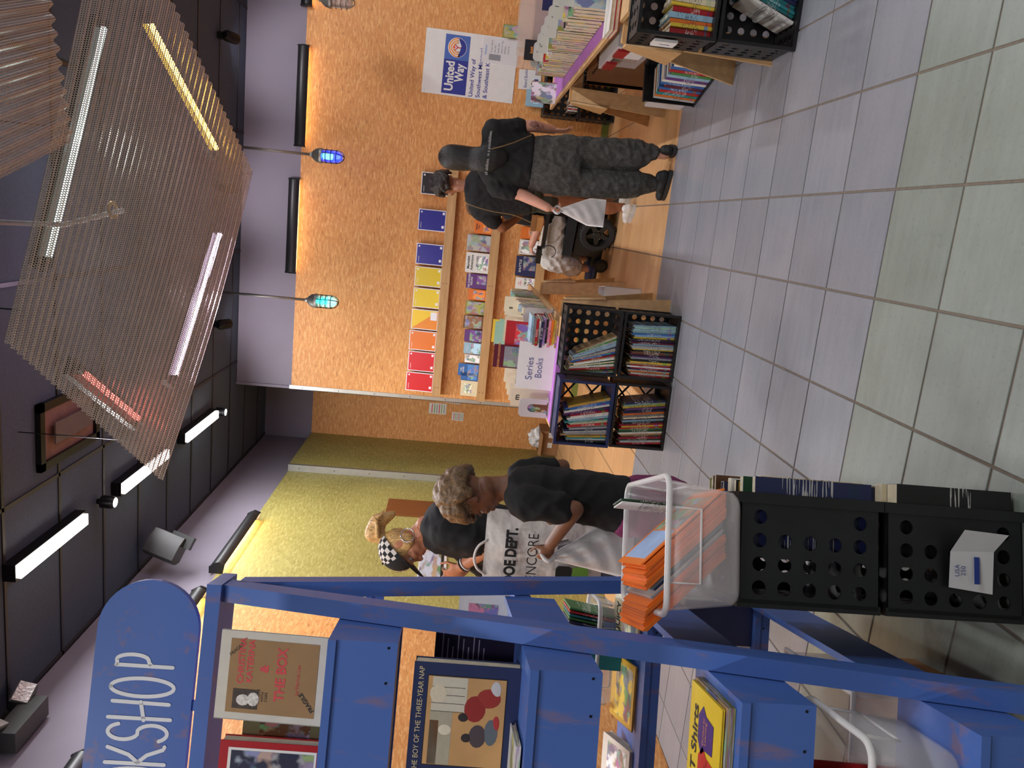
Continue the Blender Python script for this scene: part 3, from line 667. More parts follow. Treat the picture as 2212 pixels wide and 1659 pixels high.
sb = [(824, 858, 997, 1032, 'cream', 'cream paperback with round emblem at the left end of the middle shelf', None, (.2, .35, .8, .8)), (806, 824, 994, 1031, 'blue', 'narrow blue paperback with gold seal on the middle shelf', None, (.1, .1, .9, .6)),
      (788, 815, 990, 1034, 'blue', 'tall blue paperback with figures on the middle shelf', 'THE\nDAVID', (.05, .05, .95, .55)), (768, 786, 1004, 1036, 'white', 'small comic paperback with grid of faces on the middle shelf', None, (.08, .05, .92, .95)),
      (742, 767, 1002, 1038, 'pale blue', 'pale blue paperback with lettering across the top on the middle shelf', 'FALLS', (.05, .05, .95, .6)), (714, 741, 1003, 1040, 'purple', 'purple and pink paperback on the middle shelf', None, (.05, .05, .95, .7)),
      (684, 712, 1001, 1043, 'brown', 'crowded many-coloured paperback on the middle shelf', None, (.03, .1, .97, .92)), (653, 682, 1006, 1046, 'olive', 'green and yellow paperback with a long fish on the middle shelf', None, (.03, .05, .97, .95)),
      (627, 651, 1012, 1049, 'orange', 'orange framed paperback with a reader on the middle shelf', None, (.1, .08, .9, .72)), (594, 626, 1007, 1051, 'purple', 'violet paperback with white title on the middle shelf', 'THE CHICKEN\nSQUAD', (.3, .05, .9, .5)),
      (548, 593, 1006, 1055, 'white', 'white paperback with two figures on the middle shelf', 'Meredith\nAdventure', (.15, .05, .85, .55)), (510, 546, 1010, 1060, 'grey', 'grey pencil-drawn picture book on the middle shelf', None, (.0, .0, .97, 1)),
      (478, 508, 1026, 1063, 'orange', 'orange framed book beside the elbow of the curly-haired person', 'Beside\nCity', (.12, .05, .9, .5)), (455, 476, 1030, 1064, 'teal', 'teal book half hidden behind the curly-haired person', None, None)]
for y0, y1, x0, x1, cn_, lb, ti, pc in sb:
    x, w_, z, h_ = photo_rect(y0, y1, x0, x1, YSH)
    cover_book(shelf_frame(x, YSH-.004, 1.149, .08), w_*.97, h_+.008, .012, cn_, lb, ti, w_*.17, INK if cn_ in ('white', 'orange', 'cream') else WHITE, pc, 'paperbacks on the middle shelf', .2)
for y0, y1, x0, x1, cn_, lb, ti, pc in [(629, 650, 1119, 1157, 'red', 'red paperback on the lowest shelf nearest the books on the table', None, None), (602, 628, 1117, 1157, 'white', 'white book with pink script on the lowest shelf', 'Ice\nCream', (.35, .08, .95, .55)),
      (555, 600, 1114, 1157, 'navy', 'dark blue book with gold title on the lowest shelf', 'SHUTTLE', (.3, .05, .98, .65)), (520, 553, 1118, 1158, 'white', 'white and orange book on the lowest shelf behind the joystick', None, (.1, .05, .9, .9)), (492, 518, 1118, 1158, 'orange', 'orange book on the lowest shelf behind the seated person', None, (.2, .1, .9, .6)), (462, 490, 1120, 1158, 'pale blue', 'pale book on the lowest shelf behind the wheelchair back', None, (.1, .1, .9, .6))]:
    x, w_, z, h_ = photo_rect(y0, y1, x0, x1, YSH)
    cover_book(shelf_frame(x, YSH-.004, .627, .08), w_*.97, h_+.008, .012, cn_, lb, ti, w_*.15, plain('pink ink', rgb(214, 70, 110)) if cn_ == 'white' else WHITE, pc, 'books on the lowest shelf', .22)
# ================================================================== posters and papers on the wall
NAVY = plain('logo navy', rgb(42, 50, 140), .5, var=.03); MIDB = plain('logo blue', rgb(74, 104, 178), .5, var=.03)
ORG = plain('logo orange', rgb(240, 146, 60), .5, var=.03); REDI = plain('logo red', rgb(220, 60, 70), .5, var=.03)
a, b_, c = ony(922, 58, 8.665), ony(910, 198, 8.665), ony(1106, 224, 8.665)
t = thing('poster', 'white poster with blue charity logo pinned to the orange wall', 'poster', M=frame(c, a-b_, b_-c)); PW, PH = (a-b_).length, (b_-c).length
MB().box((0, 0, -.004), (PW, PH, 0)).build('sheet', WHITE, t)
for q in ((.03, .03), (PW-.05, .03), (.03, PH-.03), (PW-.05, PH-.03)): MB().lathe([(.004, 0), (.003, .004)], T(*q, 0), 6).build('staple', STEEL, t)
bx0, by0, bx1, by1 = .045*PW/.62, PH-.46, PW-.02, PH-.205
bx0, bx1 = .02, PW-.035
lg = MB().box((bx0, by0, 0), (bx1, by1, .001)).build('logo_panel', NAVY, t)
MB().box((bx1-.245, by0, .001), (bx1, by1, .0015)).build('logo_square', MIDB, lg)
cx, cy = bx1-.122, (by0+by1)/2
MB().add([(cx+.098*math.cos(q), cy+.098*math.sin(q), .0018) for q in [2*math.pi*i/32 for i in range(32)]], [tuple(range(32))]).build('logo_disc', WHITE, lg)
hh = MB()
hh.add([(*p, .0024) for p in arc(cx, cy, .094, .094, 185, 355, 20)+[(cx+.06, cy-.02), (cx+.02, cy-.04), (cx-.03, cy-.03)]], [tuple(range(24))]); hh.build('logo_hand', NAVY, lg)
rb = MB()
for r_ in (.088, .066, .045): ribbon(rb, arc(cx, cy-.005, r_, r_, 0, 195, 22), .012)
for v in rb.v: v.z = .0024
rb.build('logo_rainbow', ORG, lg)
fg = MB(); ribbon(fg, [(cx-.024, cy+.022), (cx, cy-.005), (cx, cy-.035)], .01); ribbon(fg, [(cx+.024, cy+.022), (cx, cy-.005)], .01); fg.add([(cx+.011*math.cos(q), cy+.032+.011*math.sin(q), 0) for q in [2*math.pi*i/12 for i in range(12)]], [tuple(range(12))])
for v in fg.v: v.z = .003
fg.build('logo_figure', REDI, lg)
text('logo_lettering', 'United', .125, WHITE, lg, T(bx0+.175, by1-.075, .002), bold=.03, width=.29); text('logo_lettering', 'Way', .125, WHITE, lg, T(bx0+.215, by0+.08, .002), bold=.03, width=.185)
for i, s_ in enumerate(('United Way of', 'Southwest Missouri', '& Southeast Kansas')): text('lettering', s_, .062, NAVY, t, T(bx0-.005, by0-.055-i*.075, .0012), 'LEFT', bold=.012)
def wall_paper(px, Y, label, w_=None, cat='paper', lines=0, mat=WHITE, colors=(), name='wall_notice'):
    a, b_, c = [ony(*q, Y) for q in px]   # top-right, top-left, bottom-left in the upright view
    t = thing(name, label, cat, M=frame(c, a-b_, b_-c)); W_, H_ = (a-b_).length, (b_-c).length
    MB().box((0, 0, -.002), (W_, H_, 0)).build('sheet', mat, t); return t, W_, H_
t, W_, H_ = wall_paper(((1122, 148), (1119, 191), (1167, 196)), 8.66, 'white notice reading Board Books low on the orange wall')
text('lettering', 'Board Books', H_*.2, BLUEINK, t, T(W_*.1, H_*.68, .001), 'LEFT', width=W_*.9); MB().box((W_*.15, H_*.12, 0), (W_*.55, H_*.3, .001)).build('blue_logo', BLUEINK, t)
cover_book(shelf_frame(ony(1177, 215, 8.6).x, 8.6, ony(1177, 215, 8.6).z, .05), .17, .2, .01, 'pale blue', 'pale blue picture book with a black and white bird beside the table', None, pic=(.2, .1, .8, .6))
cover_book(shelf_frame(ony(1122, 70, 8.6).x, 8.6, ony(1122, 70, 8.6).z, .05), .13, .17, .01, 'olive', 'green and yellow picture book behind the clear sign holder', None, pic=(.05, .05, .95, .95))
for px, lb in ((((928, 870), (926, 893), (963, 896)), 'small printed timetable taped to the orange recess wall'), (((977, 890), (975, 908), (1000, 910)), 'small flyer with red heading taped to the orange recess wall'), (((958, 866), (957, 872), (994, 874)), 'thin printed slip beside the corner strip')):
    t, W_, H_ = wall_paper(px, YR-.02, lb)
    for k in range(6):
        MB().box((W_*.08, H_*(.1+.14*k), 0), (W_*.92, H_*(.15+.14*k), .0008)).build('text_line', [plain('grey print', rgb(150, 160, 150)), REDI, plain('green print', rgb(130, 170, 80))][(k*2) % 3], t)
# picture board and framed panel on the olive wall
p_ = [onx(*q, XL+.002) for q in ((840, 1080), (826, 1112), (1010, 1128))]
t = thing('wall_board', 'plain brown wooden board fixed to the olive wall', 'board'); z0, z1 = .55, p_[0].z
MB().box((XL, min(p_[0].y, p_[1].y), z0), (XL+.02, max(p_[0].y, p_[1].y), z1)).build('panel', woodm('brown board', rgb(140, 84, 40), rgb(126, 72, 34), (14, 14, 2)), t)
# ================================================================== crates
def plate(W_, H_, nx, ny, rad, M, mb, skip=(), mx=0., my=0., th=.004):
    """panel W x H in local xy with a grid of round holes"""
    K = 14; x0, y0 = -W_/2+mx, my; cw, chh = (W_-2*mx)/nx, (H_-2*my)/ny
    def addv(vs, fs): mb.add([M @ Vector(v) for v in vs], fs)
    for zz, s in ((0, 1), (th, -1)):
        if mx: addv([(-W_/2, 0, zz), (x0, 0, zz), (x0, H_, zz), (-W_/2, H_, zz)], [(0, 1, 2, 3)]); addv([(W_/2, 0, zz), (-x0, 0, zz), (-x0, H_, zz), (W_/2, H_, zz)], [(0, 1, 2, 3)])
        if my: addv([(x0, 0, zz), (-x0, 0, zz), (-x0, my, zz), (x0, my, zz)], [(0, 1, 2, 3)]); addv([(x0, H_-my, zz), (-x0, H_-my, zz), (-x0, H_, zz), (x0, H_, zz)], [(0, 1, 2, 3)])
    for i in range(nx):
        for j in range(ny):
            a0, b0 = x0+i*cw, y0+j*chh; cx, cy = a0+cw/2, b0+chh/2
            if (i, j) in skip:
                for zz in (0, th): addv([(a0, b0, zz), (a0+cw, b0, zz), (a0+cw, b0+chh, zz), (a0, b0+chh, zz)], [(0, 1, 2, 3)])
                continue
            out = []; inn = []
            for k in range(K):
                q = 2*math.pi*(k+.5)/K; dx, dy = math.cos(q), math.sin(q); s = min(cw/2/max(1e-6, abs(dx)), chh/2/max(1e-6, abs(dy)))
                out.append((cx+dx*s, cy+dy*s)); inn.append((cx+dx*rad, cy+dy*rad))
            # snap the ray nearest each corner onto the corner
            for sx in (-1, 1):
                for sy in (-1, 1):
                    k = min(range(K), key=lambda k: (out[k][0]-cx-sx*cw/2)**2+(out[k][1]-cy-sy*chh/2)**2); out[k] = (cx+sx*cw/2, cy+sy*chh/2)
            vs = [(*p, 0) for p in out]+[(*p, 0) for p in inn]+[(*p, th) for p in inn]+[(*p, th) for p in out]
            fs = []
            for k in range(K):
                n = (k+1) % K; fs += [(k, n, K+n, K+k), (K+k, K+n, 2*K+n, 2*K+k), (2*K+k, 2*K+n, 3*K+n, 3*K+k)]
            addv(vs, fs)
CW_, CD_, CH_ = .44, .275, .372        # a crate on its side: width, depth, height; the mouth faces -y
CRATE = {}
def crate_parts(kind='holes'):
    if kind in CRATE: return CRATE[kind]
    P = []; W_, D_, H_ = CW_, CD_, CH_; i_ = .012
    if kind == 'holes':
        def panel(nm, w_, h_, nx, ny, M, skip=(), mx=.02, my=.03): mb = MB(); plate(w_, h_, nx, ny, .0175, M, mb, skip, mx, my); P.append((nm, mb.mesh(nm, [BLACK])))
        panel('base_panel', W_-2*i_, H_-2*i_, 6, 5, T(0, D_-.006, i_) @ Rx(math.pi/2), mx=.015, my=.015)
        panel('side_panel', W_-2*i_, D_-.03, 6, 4, T(0, .02, i_), mx=.02, my=.01, skip=((2, 0), (3, 0)))
        panel('side_panel', W_-2*i_, D_-.03, 6, 4, T(0, .02, H_-i_-.004), mx=.02, my=.01, skip=((2, 0), (3, 0)))
        for s in (-1, 1):
            M = frame((s*(W_/2-i_)-.002, .02, H_/2), (0, 0, 1), (0, 1, 0)); panel('end_panel', H_-2*i_, D_-.03, 5, 4, M, ((1, 0), (2, 0), (3, 0)), .015, .01)
    else:
        mb = MB()
        for z0, z1 in ((i_, i_+.004), (H_-i_-.004, H_-i_)): mb.box((-W_/2+i_, .02, z0), (W_/2-i_, D_-.01, z1))
        for s in (-1, 1): mb.box((s*(W_/2-i_)-.002, .02, i_), (s*(W_/2-i_)+.002, D_-.01, H_-i_))
        P.append(('side_wall', mb.mesh('side_wall', [BLACK])))
        lt = MB(); y = D_-.008
        for a, c in (((-.2, .02), (.2, .35)), ((-.2, .35), (.2, .02)), ((-.2, .19), (0, .35)), ((0, .35), (.2, .19)), ((-.2, .19), (0, .02)), ((0, .02), (.2, .19)), ((0, .02), (0, .35))):
            lt.bar((a[0], y, a[1]), (c[0], y, c[1]), .012, .01, (0, 1, 0))
        lt.box((-W_/2+i_, y-.004, i_), (W_/2-i_, y+.004, i_+.03)).box((-W_/2+i_, y-.004, H_-i_-.03), (W_/2-i_, y+.004, H_-i_))
        P.append(('lattice_base', lt.mesh('lattice_base', [BLACK])))
    # mouth rim and base ring
    for nm, y0, y1, e in (('rim', 0, .026, 0), ('base_ring', D_-.02, D_, .006)):
        mb = MB()
        for lo, hi in (((-W_/2+e, y0, e), (W_/2-e, y1, .016)), ((-W_/2+e, y0, H_-.016), (W_/2-e, y1, H_-e)), ((-W_/2+e, y0, .016), (-W_/2+.016, y1, H_-.016)), ((W_/2-.016, y0, .016), (W_/2-e, y1, H_-.016))): mb.box(lo, hi)
        P.append((nm, mb.mesh(nm, [BLACK])))
    mb = MB()
    for x in (-.14, .14):
        for z0, z1 in ((-.0015, .003), (H_-.003, H_+.0015)): mb.box((x-.025, .026, z0), (x+.025, .05, z1))
    P.append(('stacking_lug', mb.mesh('stacking_lug', [BLACK])))
    CRATE[kind] = P; return P
NAVYP = plain('navy plastic', rgb(34, 44, 84), .4)
def crate(M, label, group, kind='holes', tint=None):
    t = thing('crate', label, 'crate', M=M, group=group)
    for nm, me in crate_parts(kind):
        if tint and nm in ('rim', 'side_wall'):
            me = me.copy(); me.materials[0] = tint
        link(nm, me, t)
    return t
def shelve(M, seq, where, lean0=0., lean1=0., x0=-.205, side=-1, zfloor=.0165, front=.03, group=None, ordword='from the left'):
    """stand books in a crate; side -1 packs from the left"""
    x = x0; n = len(seq)
    for i, (t_, h_, cn_) in enumerate(seq):
        a = math.radians(lean0+(lean1-lean0)*i/max(1, n-1)); d_ = random.uniform(.17, .215)
        w_ = t_/math.cos(a)+.0012
        cx = x+w_/2; x += w_
        # a>0: tops lean to the left; lift so that the lower corner touches
        Mb = M @ T(cx, front+random.uniform(0, .02), zfloor+abs(math.sin(a))*t_/2) @ Ry(-a)
        book(t_, h_, d_, cn_, f'{cn_} book, {ORD[i]} {ordword} {where}', Mb, group, hard=random.random() < .3)
    return x
def rseq(cols, tmin, tmax, hmin, hmax): return [(random.uniform(tmin, tmax), random.uniform(hmin, hmax), c) for c in cols.split(',')]
YF = 4.98
g1 = 'crates stacked before the middle table'
Ma = T(-.705, YF, .0); Mb_ = T(-.705, YF, .382); Mc = T(-1.178, YF-.01, 0); Md = T(-1.188, YF-.01, .378)
crate(Ma, 'black crate on the floor below the fanned picture books', g1); crate(Mb_, 'black crate of fanned thin books, on top and nearest the wheelchair', g1)
crate(Mc, 'black lattice crate on the floor at the left of the middle stack', g1, 'lattice'); crate(Md, 'navy rimmed lattice crate on top at the left of the middle stack', g1, 'lattice', NAVYP)
shelve(Ma, rseq('red,white,orange,cream,navy,crimson,white,red,tan,yellow,black,grey,purple,black,maroon,brown,black,yellow,silver,grey,pale blue,maroon,purple,black,yellow,pale blue,blue,pale blue,mint,pale blue,mint,pale blue', .007, .013, .26, .3), 'in the black floor crate, middle stack', 0, 3, group='books in the black floor crate')
shelve(Mb_, rseq('pale blue,olive,dark green,red,cream,white,green,cream,dark green,white,tan,red,navy,blue,tan,silver,navy,grey,pale blue,pale blue,silver,green,white,tan', .006, .0115, .25, .31), 'in the black upper crate, middle stack', 4, 27, -.2, group='books fanned in the upper crate')
shelve(Mc, rseq('red,silver,dark green,crimson,brown,tan,white,dark green,green,red,yellow,crimson,black,pale blue,navy,cream,grey,orange,navy,black,purple,yellow,mint,navy', .009, .0155, .27, .3), 'in the lattice floor crate', 5, 9, -.185, group='books in the lattice floor crate')
shelve(Md, rseq('black,white,teal,mustard,tan,grey,silver,navy,grey,white,red,cream,mint,teal,pale blue,white,white,crimson,purple,black,white,blue,blue,tan,mustard', .008, .0142, .25, .31), 'in the navy rimmed crate', 3, 16, -.195, group='books in the navy rimmed crate')
# right-hand crates by the frame edge
g2 = 'crates stacked before the right-hand table'
Me, Mf = T(1.128, 3.78, 0), T(1.128, 3.78, .382)
crate(Me, 'black crate on the floor at the right edge, books leaning in it', g2); up = crate(Mf, 'black crate with white tag, on top at the right edge', g2)
shelve(Mf, rseq('red,yellow,orange,pale blue,red,yellow,cream,white,pink', .012, .026, .19, .21), 'in the tagged crate at the right edge', 0, -4, -.195, group='paperbacks in the tagged crate')
shelve(Me, rseq('white,black,teal,teal,teal,teal,navy,navy,navy,navy,navy,navy,navy,navy,white,grey', .009, .014, .25, .27), 'in the floor crate at the right edge', -22, -16, -.1, group='books leaning in the right-hand floor crate')
tg = MB().box((-.235, .06, .16), (-.222, .16, .27)).build('paper_tag', WHITE, up)
text('lettering', 'J', .05, BLUEINK, tg, frame((-.2365, .11, .215), (0, -1, 0), (0, 0, 1)))
# crates against the back wall beyond the right table
g3 = 'crates against the back wall'
Mg, Mh = T(1.335, 8.385, 0), T(1.335, 8.385, .376)
crate(Mg, 'black floor crate against the back wall holding one leaning book', g3); crate(Mh, 'black upper crate against the back wall with small packets in it', g3)
crate(T(1.79, 8.385, 0), 'black floor crate against the back wall, half hidden under the right table', g3); crate(T(1.79, 8.385, .376), 'black upper crate against the back wall, hidden behind the right table', g3)
shelve(Mg, [(.016, .2, 'cream')], 'leaning in the black crate on the back wall floor', -14, -14, -.12)
shelve(Mh, rseq('white,red,white,brown,white,red,green,white,red', .008, .014, .09, .1), 'of the packets in the back wall crate', 0, 0, -.15, group='small packets in the back wall crate')
# ================================================================== trestle tables
def trestle_table(x0, x1, y0, y1, zt, trest, label, top_mat=PINEY, lo=.1):
    """trest: list of (near foot y, far foot y)"""
    t = thing('trestle_table', label, 'table', ((x0+x1)/2, (y0+y1)/2, 0)); cx, cy = (x0+x1)/2, (y0+y1)/2
    MB().box((x0-cx, y0-cy, zt-.022), (x1-cx, y1-cy, zt)).build('table_top', top_mat, t)
    for ya, yb in trest:
        ym = (ya+yb)/2-cy
        MB().box((x0-cx-lo, ym-.02, zt-.115), (x1-cx+.1, ym+.02, zt-.022)).build('cross_beam', PINE, t)
        for s in (-1, 1):
            sp = .09 if (s > 0 or lo > 0) else .04; xt = (x0-cx-lo) if s < 0 else (x1-cx+.1); xb = xt + s*sp; zt2 = zt-.04
            for yb_ in (ya-cy, yb-cy):
                sg = -1 if yb_ < ym else 1
                P = [(xt+w_, ym+sg*.022, zt2) for w_ in (0, -s*.1)] ; Q = [(xb+w_, yb_, 0) for w_ in (0, -s*.13)]
                o = MB().prism([Vector(P[0]), Vector(P[1]), Vector(Q[1]), Vector(Q[0])], (0, sg*.02, 0)).build('leg', PINEZ, t)
            h0, h1 = zt2, zt2-.27
            def at(z, f): k = (zt2-z)/zt2; return xt + s*.09*k, f
            k = .27/zt2
            MB().prism([(xt+s*.004, ym-.022-.02, h0), (xt+s*.004, ym+.042, h0), (xt+s*(sp*k+.004), ym+(yb-ya)/2*k+.05, h1), (xt+s*(sp*k+.004), ym-(yb-ya)/2*k-.05, h1)], (s*.015, 0, 0)).build('gusset', PINEZ, t)
    return t
ZTB = .74
trestle_table(-1.385, -.6, 5.31, 8.12, ZTB, ((5.31, 5.82), (6.82, 7.35)), 'long pine trestle table in the middle, crowded with books', lo=-.06)
trestle_table(1.085, 1.87, 4.14, 7.75, ZTB, ((4.08, 4.64), (6.19, 6.73)), 'long pine trestle table on the right, running to the back wall')
PURP = plain('lilac cloth', rgb(178, 116, 196), .8, var=.08)
cl = MB()
cl.box((-1.36, 5.298, ZTB), (-.74, 7.9, ZTB+.003)).box((-1.36, 5.296, ZTB-.055), (-.74, 5.3, ZTB+.003))
tag(cl.build('table_cover', PURP), 'lilac paper cover on the middle trestle table', 'table cover')
tag(MB().box((1.12, 4.4, ZTB), (1.84, 7.6, ZTB+.003)).build('table_cover', PURP), 'lilac paper cover on the right trestle table', 'table cover')
# ------------------------------------------------------------------ books filed on the middle table
ZB = ZTB+.003
def filed_row(x, y0, y1, wmin, wmax, hmin, hmax, tmin, tmax, cols, where, group, lean=6, gap=0.):
    y = y0; i = 0
    while y < y1 and i < len(ORD):
        t_ = random.uniform(tmin, tmax); h_ = random.uniform(hmin, hmax); w_ = random.uniform(wmin, wmax); cn_ = random.choice(cols)
        # spine to the right-hand side (+x), cover facing the camera
        M = T(x+w_/2*0, y, ZB) @ Rx(math.radians(-lean)) @ Rz(-math.pi/2)
        M = T(x-w_/2, y+t_/2, ZB+.001) @ Rx(math.radians(-lean)) @ Rz(-math.pi/2)
        book(t_, h_, w_, cn_, f'{cn_} book, {ORD[i]} from the front in {where}', M, group, mat=PICT)
        y += t_/math.cos(math.radians(lean))+.001+gap; i += 1
    return y
cols1 = ['cream', 'white', 'mint', 'cream', 'tan', 'white', 'red', 'green', 'yellow', 'pale blue', 'pink', 'grey']
filed_row(-.71, 5.86, 7.6, .14, .16, .2, .22, .055, .085, cols1, 'the right row, middle table', 'books filed in the right-hand row')
filed_row(-.95, 5.8, 6.9, .14, .17, .21, .25, .07, .1, cols1, 'the centre row, middle table', 'books filed in the middle row')
filed_row(-1.22, 5.62, 6.6, .14, .17, .19, .24, .08, .1, ['cream', 'white', 'navy', 'yellow', 'mint', 'grey'], 'the left row, middle table', 'books filed in the left-hand row')
TAB = plain('ivory divider plastic', rgb(222, 212, 186), .4, var=.03)
def divider(px, py, Y, letter, label, w_=.12, h_=.24, mat=TAB):
    p = ony(px, py, Y); t = thing('divider', label, 'divider', M=T(p.x, Y, ZB) @ UPRIGHT, group='lettered dividers')
    MB().box((-w_/2, 0, -.002), (w_/2, h_, .0)).build('card', mat, t)
    if letter: text('letter', letter, .055, INK, t, T(0, h_-.045, .001), bold=.02)
for px, py, Y, L_, zt_ in ((1102, 657, 6.75, 'z', .27), (1104, 665, 6.5, 's', .26), (1108, 690, 6.1, 'o', .28), (1112, 698, 6.0, 'n', .27), (1103, 808, 5.95, 'e', .26), (1107, 823, 5.85, 'h', .26), (1110, 835, 5.75, 'j', .25), (1114, 847, 5.62, 'n', .25), (1118, 858, 5.52, 'm', .24)):
    p = ony(px, py, Y); divider(px, py, Y, L_, f'ivory divider lettered {L_} on the middle table, {"right" if py < 700 else "left"} group' + (' nearer the front' if py in (698,) else ''), .13, p.z-ZB+.05)
BIN = plain('grey moulded plastic', rgb(200, 198, 194), .4, var=.03)
def book_rest(px0, px1, py0, py1, Y, label, colour):
    x, w_, z, h_ = photo_rect(py0, py1, px0, px1, Y)
    t = thing('book_holder', label, 'book holder', M=T(x, Y, ZB) @ UPRIGHT); h_ = h_+(z-ZB)
    out = []; R_ = .03
    for cx_, cy_, a0 in ((w_/2-R_, h_-R_, 0), (-w_/2+R_, h_-R_, 90)): out += arc(cx_, cy_, R_, R_, a0, a0+90, 5)
    win = arc(0, h_*.55, w_*.22, w_*.26, 0, 180, 10); win = [(w_*.22, .02)]+win+[(-w_*.22, .02)]
    # frame: left, right, top bands around an arched window
    mb = MB(); full = [(w_/2, 0)]+out+[(-w_/2, 0)]
    k = len(full); n = len(win)
    idx = [min(n-1, round(i*(n-1)/(k-1))) for i in range(k)]
    for i in range(k-1):
        q = [full[i], full[i+1], win[idx[i+1]], win[idx[i]]]
        q = [p for j, p in enumerate(q) if p != q[j-1]]
        mb.prism([(*p, 0) for p in q], (0, 0, -.006))
    mb.build('front_plate', BIN, t); MB().box((-w_/2, 0, -.11), (w_/2, .005, -.0)).build('base', BIN, t)
    MB().box((-w_/2+.01, .008, -.03), (w_/2-.01, h_-.02, -.008)).build('backing', CARD, t)
    Mc_ = T(x, Y+.006, ZB+.006) @ UPRIGHT
    b = MB().box((-w_*.3, .01, -.0075), (w_*.3, h_*.85, -.0065)).build('shown_cover', PICT, t); b.color = (*[lin(q/255) for q in PAL[colour]], 1)
book_rest(1131, 1181, 668, 706, 5.75, 'pale plastic book holder with a red cover showing in its arch', 'red')
book_rest(1120, 1180, 864, 904, 5.42, 'pale plastic book holder with a brown cover showing, at the left front of the table', 'brown')
# flat pile at the right front of the table
x, z = -.74, ZB
for i, cn_ in enumerate('tan,yellow,orange,pink,black,lilac,navy,white,red,grey,pale blue'.split(',')):
    t_ = random.uniform(.012, .02); M = T(-.73+random.uniform(-.012, .012), 5.5+random.uniform(-.01, .01), z+t_/2+.0005) @ Rz(random.uniform(-.12, .12)) @ Ry(math.pi/2) @ T(0, -.1, -.09)
    book(t_, .19, .23, cn_, f'{cn_} book lying flat, {ORD[i]} from the bottom of the pile on the table', M, 'books piled flat at the front of the table', mat=SPINE); z += t_+.001
for i, (cn_, px, py, Y) in enumerate((('mint', 1085, 722, 6.05), ('mint', 1093, 716, 6.2), ('yellow', 1079, 716, 6.35), ('cream', 1106, 712, 5.75), ('red', 1110, 722, 5.62))):
    p = ony(px, py, Y); cover_book(T(p.x, Y, ZB) @ Rx(math.pi/2-.05), .19, max(.18, p.z-ZB+.06), .012, cn_, f'{("tall mint green book", "mint green book behind", "tall yellow edged book", "cream book", "red and blue picture book")[i]} standing on the middle table', None, pic=(.1, .1, .9, .8) if i > 2 else None)
# dark graphic novel and the Series Books sign
x, w_, z, h_ = photo_rect(748, 797, 1066, 1122, 5.62)
cover_book(T(x, 5.62, ZB) @ Rx(math.pi/2), w_, z+h_-ZB, .02, 'maroon', 'dark graphic novel with winged creature standing behind the white sign', 'HIDDEN KINGDOM', .022, plain('gold ink', rgb(220, 150, 80)), (.05, .35, .95, .82), tpos=.09, piccol='grey')
x, w_, z, h_ = photo_rect(744, 845, 1118, 1192, 5.4)
t = thing('table_sign', 'white paper sign reading Series Books at the front of the table', 'sign', M=T(x, 5.4, ZB) @ Rx(math.pi/2-.08)); h_ = z+h_-ZB
MB().box((-w_/2, 0, -.003), (w_/2, h_, 0)).build('sheet', WHITE, t); ACR = plain('clear acrylic', (.93, .94, .95, 1), .06, var=0, alpha=.14)
MB().box((-w_/2-.004, 0, -.006), (w_/2+.004, h_+.004, -.0035)).box((-w_/2, 0, -.08), (w_/2, .003, -.003)).build('acrylic_stand', ACR, t)
text('lettering', 'Series', .068, plain('violet grey ink', rgb(84, 88, 140)), t, T(-.02, h_*.66, .001), width=.16); text('lettering', 'Books', .068, MATS['violet grey ink'], t, T(-.01, h_*.4, .001), width=.14)
# ------------------------------------------------------------------ right table goods
y = 4.62; i = 0; rx = 1.2
GT = plain('grey divider plastic', rgb(196, 196, 190), .4, var=.03)
while y < 6.75 and i < 36:
    t_ = random.uniform(.05, .085); h_ = random.uniform(.19, .24); cn_ = random.choice(['cream', 'white', 'tan', 'cream', 'yellow', 'red', 'black', 'pale blue', 'olive', 'pink'])
    M = T(rx+.155, y+t_/2, ZB+.001) @ Rx(math.radians(-5)) @ Rz(math.pi/2)
    book(t_, h_, .15, cn_, f'{cn_} book, {ORD[i]} from the front along the right table', M, 'books filed on the right table', mat=PICT); y += t_+.0015; i += 1
for k, (yy, L_) in enumerate(((4.75, 'T'), (5.05, 'I'), (5.3, 's'), (5.55, 'g'), (5.8, 'd'), (6.05, 'ch-k'), (6.35, 'n'), (6.6, 'c'))):
    t = thing('divider', f'grey divider lettered {L_} sticking up in the row on the right table', 'divider', M=T(rx+.1, yy, ZB) @ UPRIGHT, group='grey dividers on the right table')
    R_ = .03; o_ = [(.07, 0)]+arc(.07-R_, .3-R_, R_, R_, 0, 90, 5)+arc(-.07+R_, .3-R_, R_, R_, 90, 180, 5)+[(-.07, 0)]
    MB().prism([(*p, 0) for p in o_], (0, 0, -.003)).build('card', GT, t); text('letter', L_, .035, INK, t, T(0, .27, .001))
for (cn_, lb, x_, y_, w_, h_, ti) in (('pale blue', 'sky blue book with a pink title at the front of the right table', 1.42, 4.55, .18, .26, 'ROSES'), ('white', 'white book with red capitals behind the sky blue one', 1.38, 4.6, .2, .24, 'MARCIA YOUNG'), ('mint', 'pale green book on the right table', 1.46, 4.9, .17, .3, None), ('orange', 'orange edged picture book on the right table', 1.45, 5.2, .16, .28, 'STORIES'), ('navy', 'navy book standing at the back of the right table', 1.5, 5.6, .17, .32, None), ('black', 'black book titled in orange standing on the right table', 1.34, 6.5, .15, .36, 'just\nJuice')):
    cover_book(T(x_, y_, ZB) @ Rx(math.pi/2-.06), w_, h_, .015, cn_, lb, ti, .035, plain('red ink', rgb(190, 50, 60)) if cn_ in ('white', 'pale blue') else plain('orange ink', rgb(230, 150, 60)), (.1, .05, .9, .55) if cn_ != 'black' else None, tpos=.2)
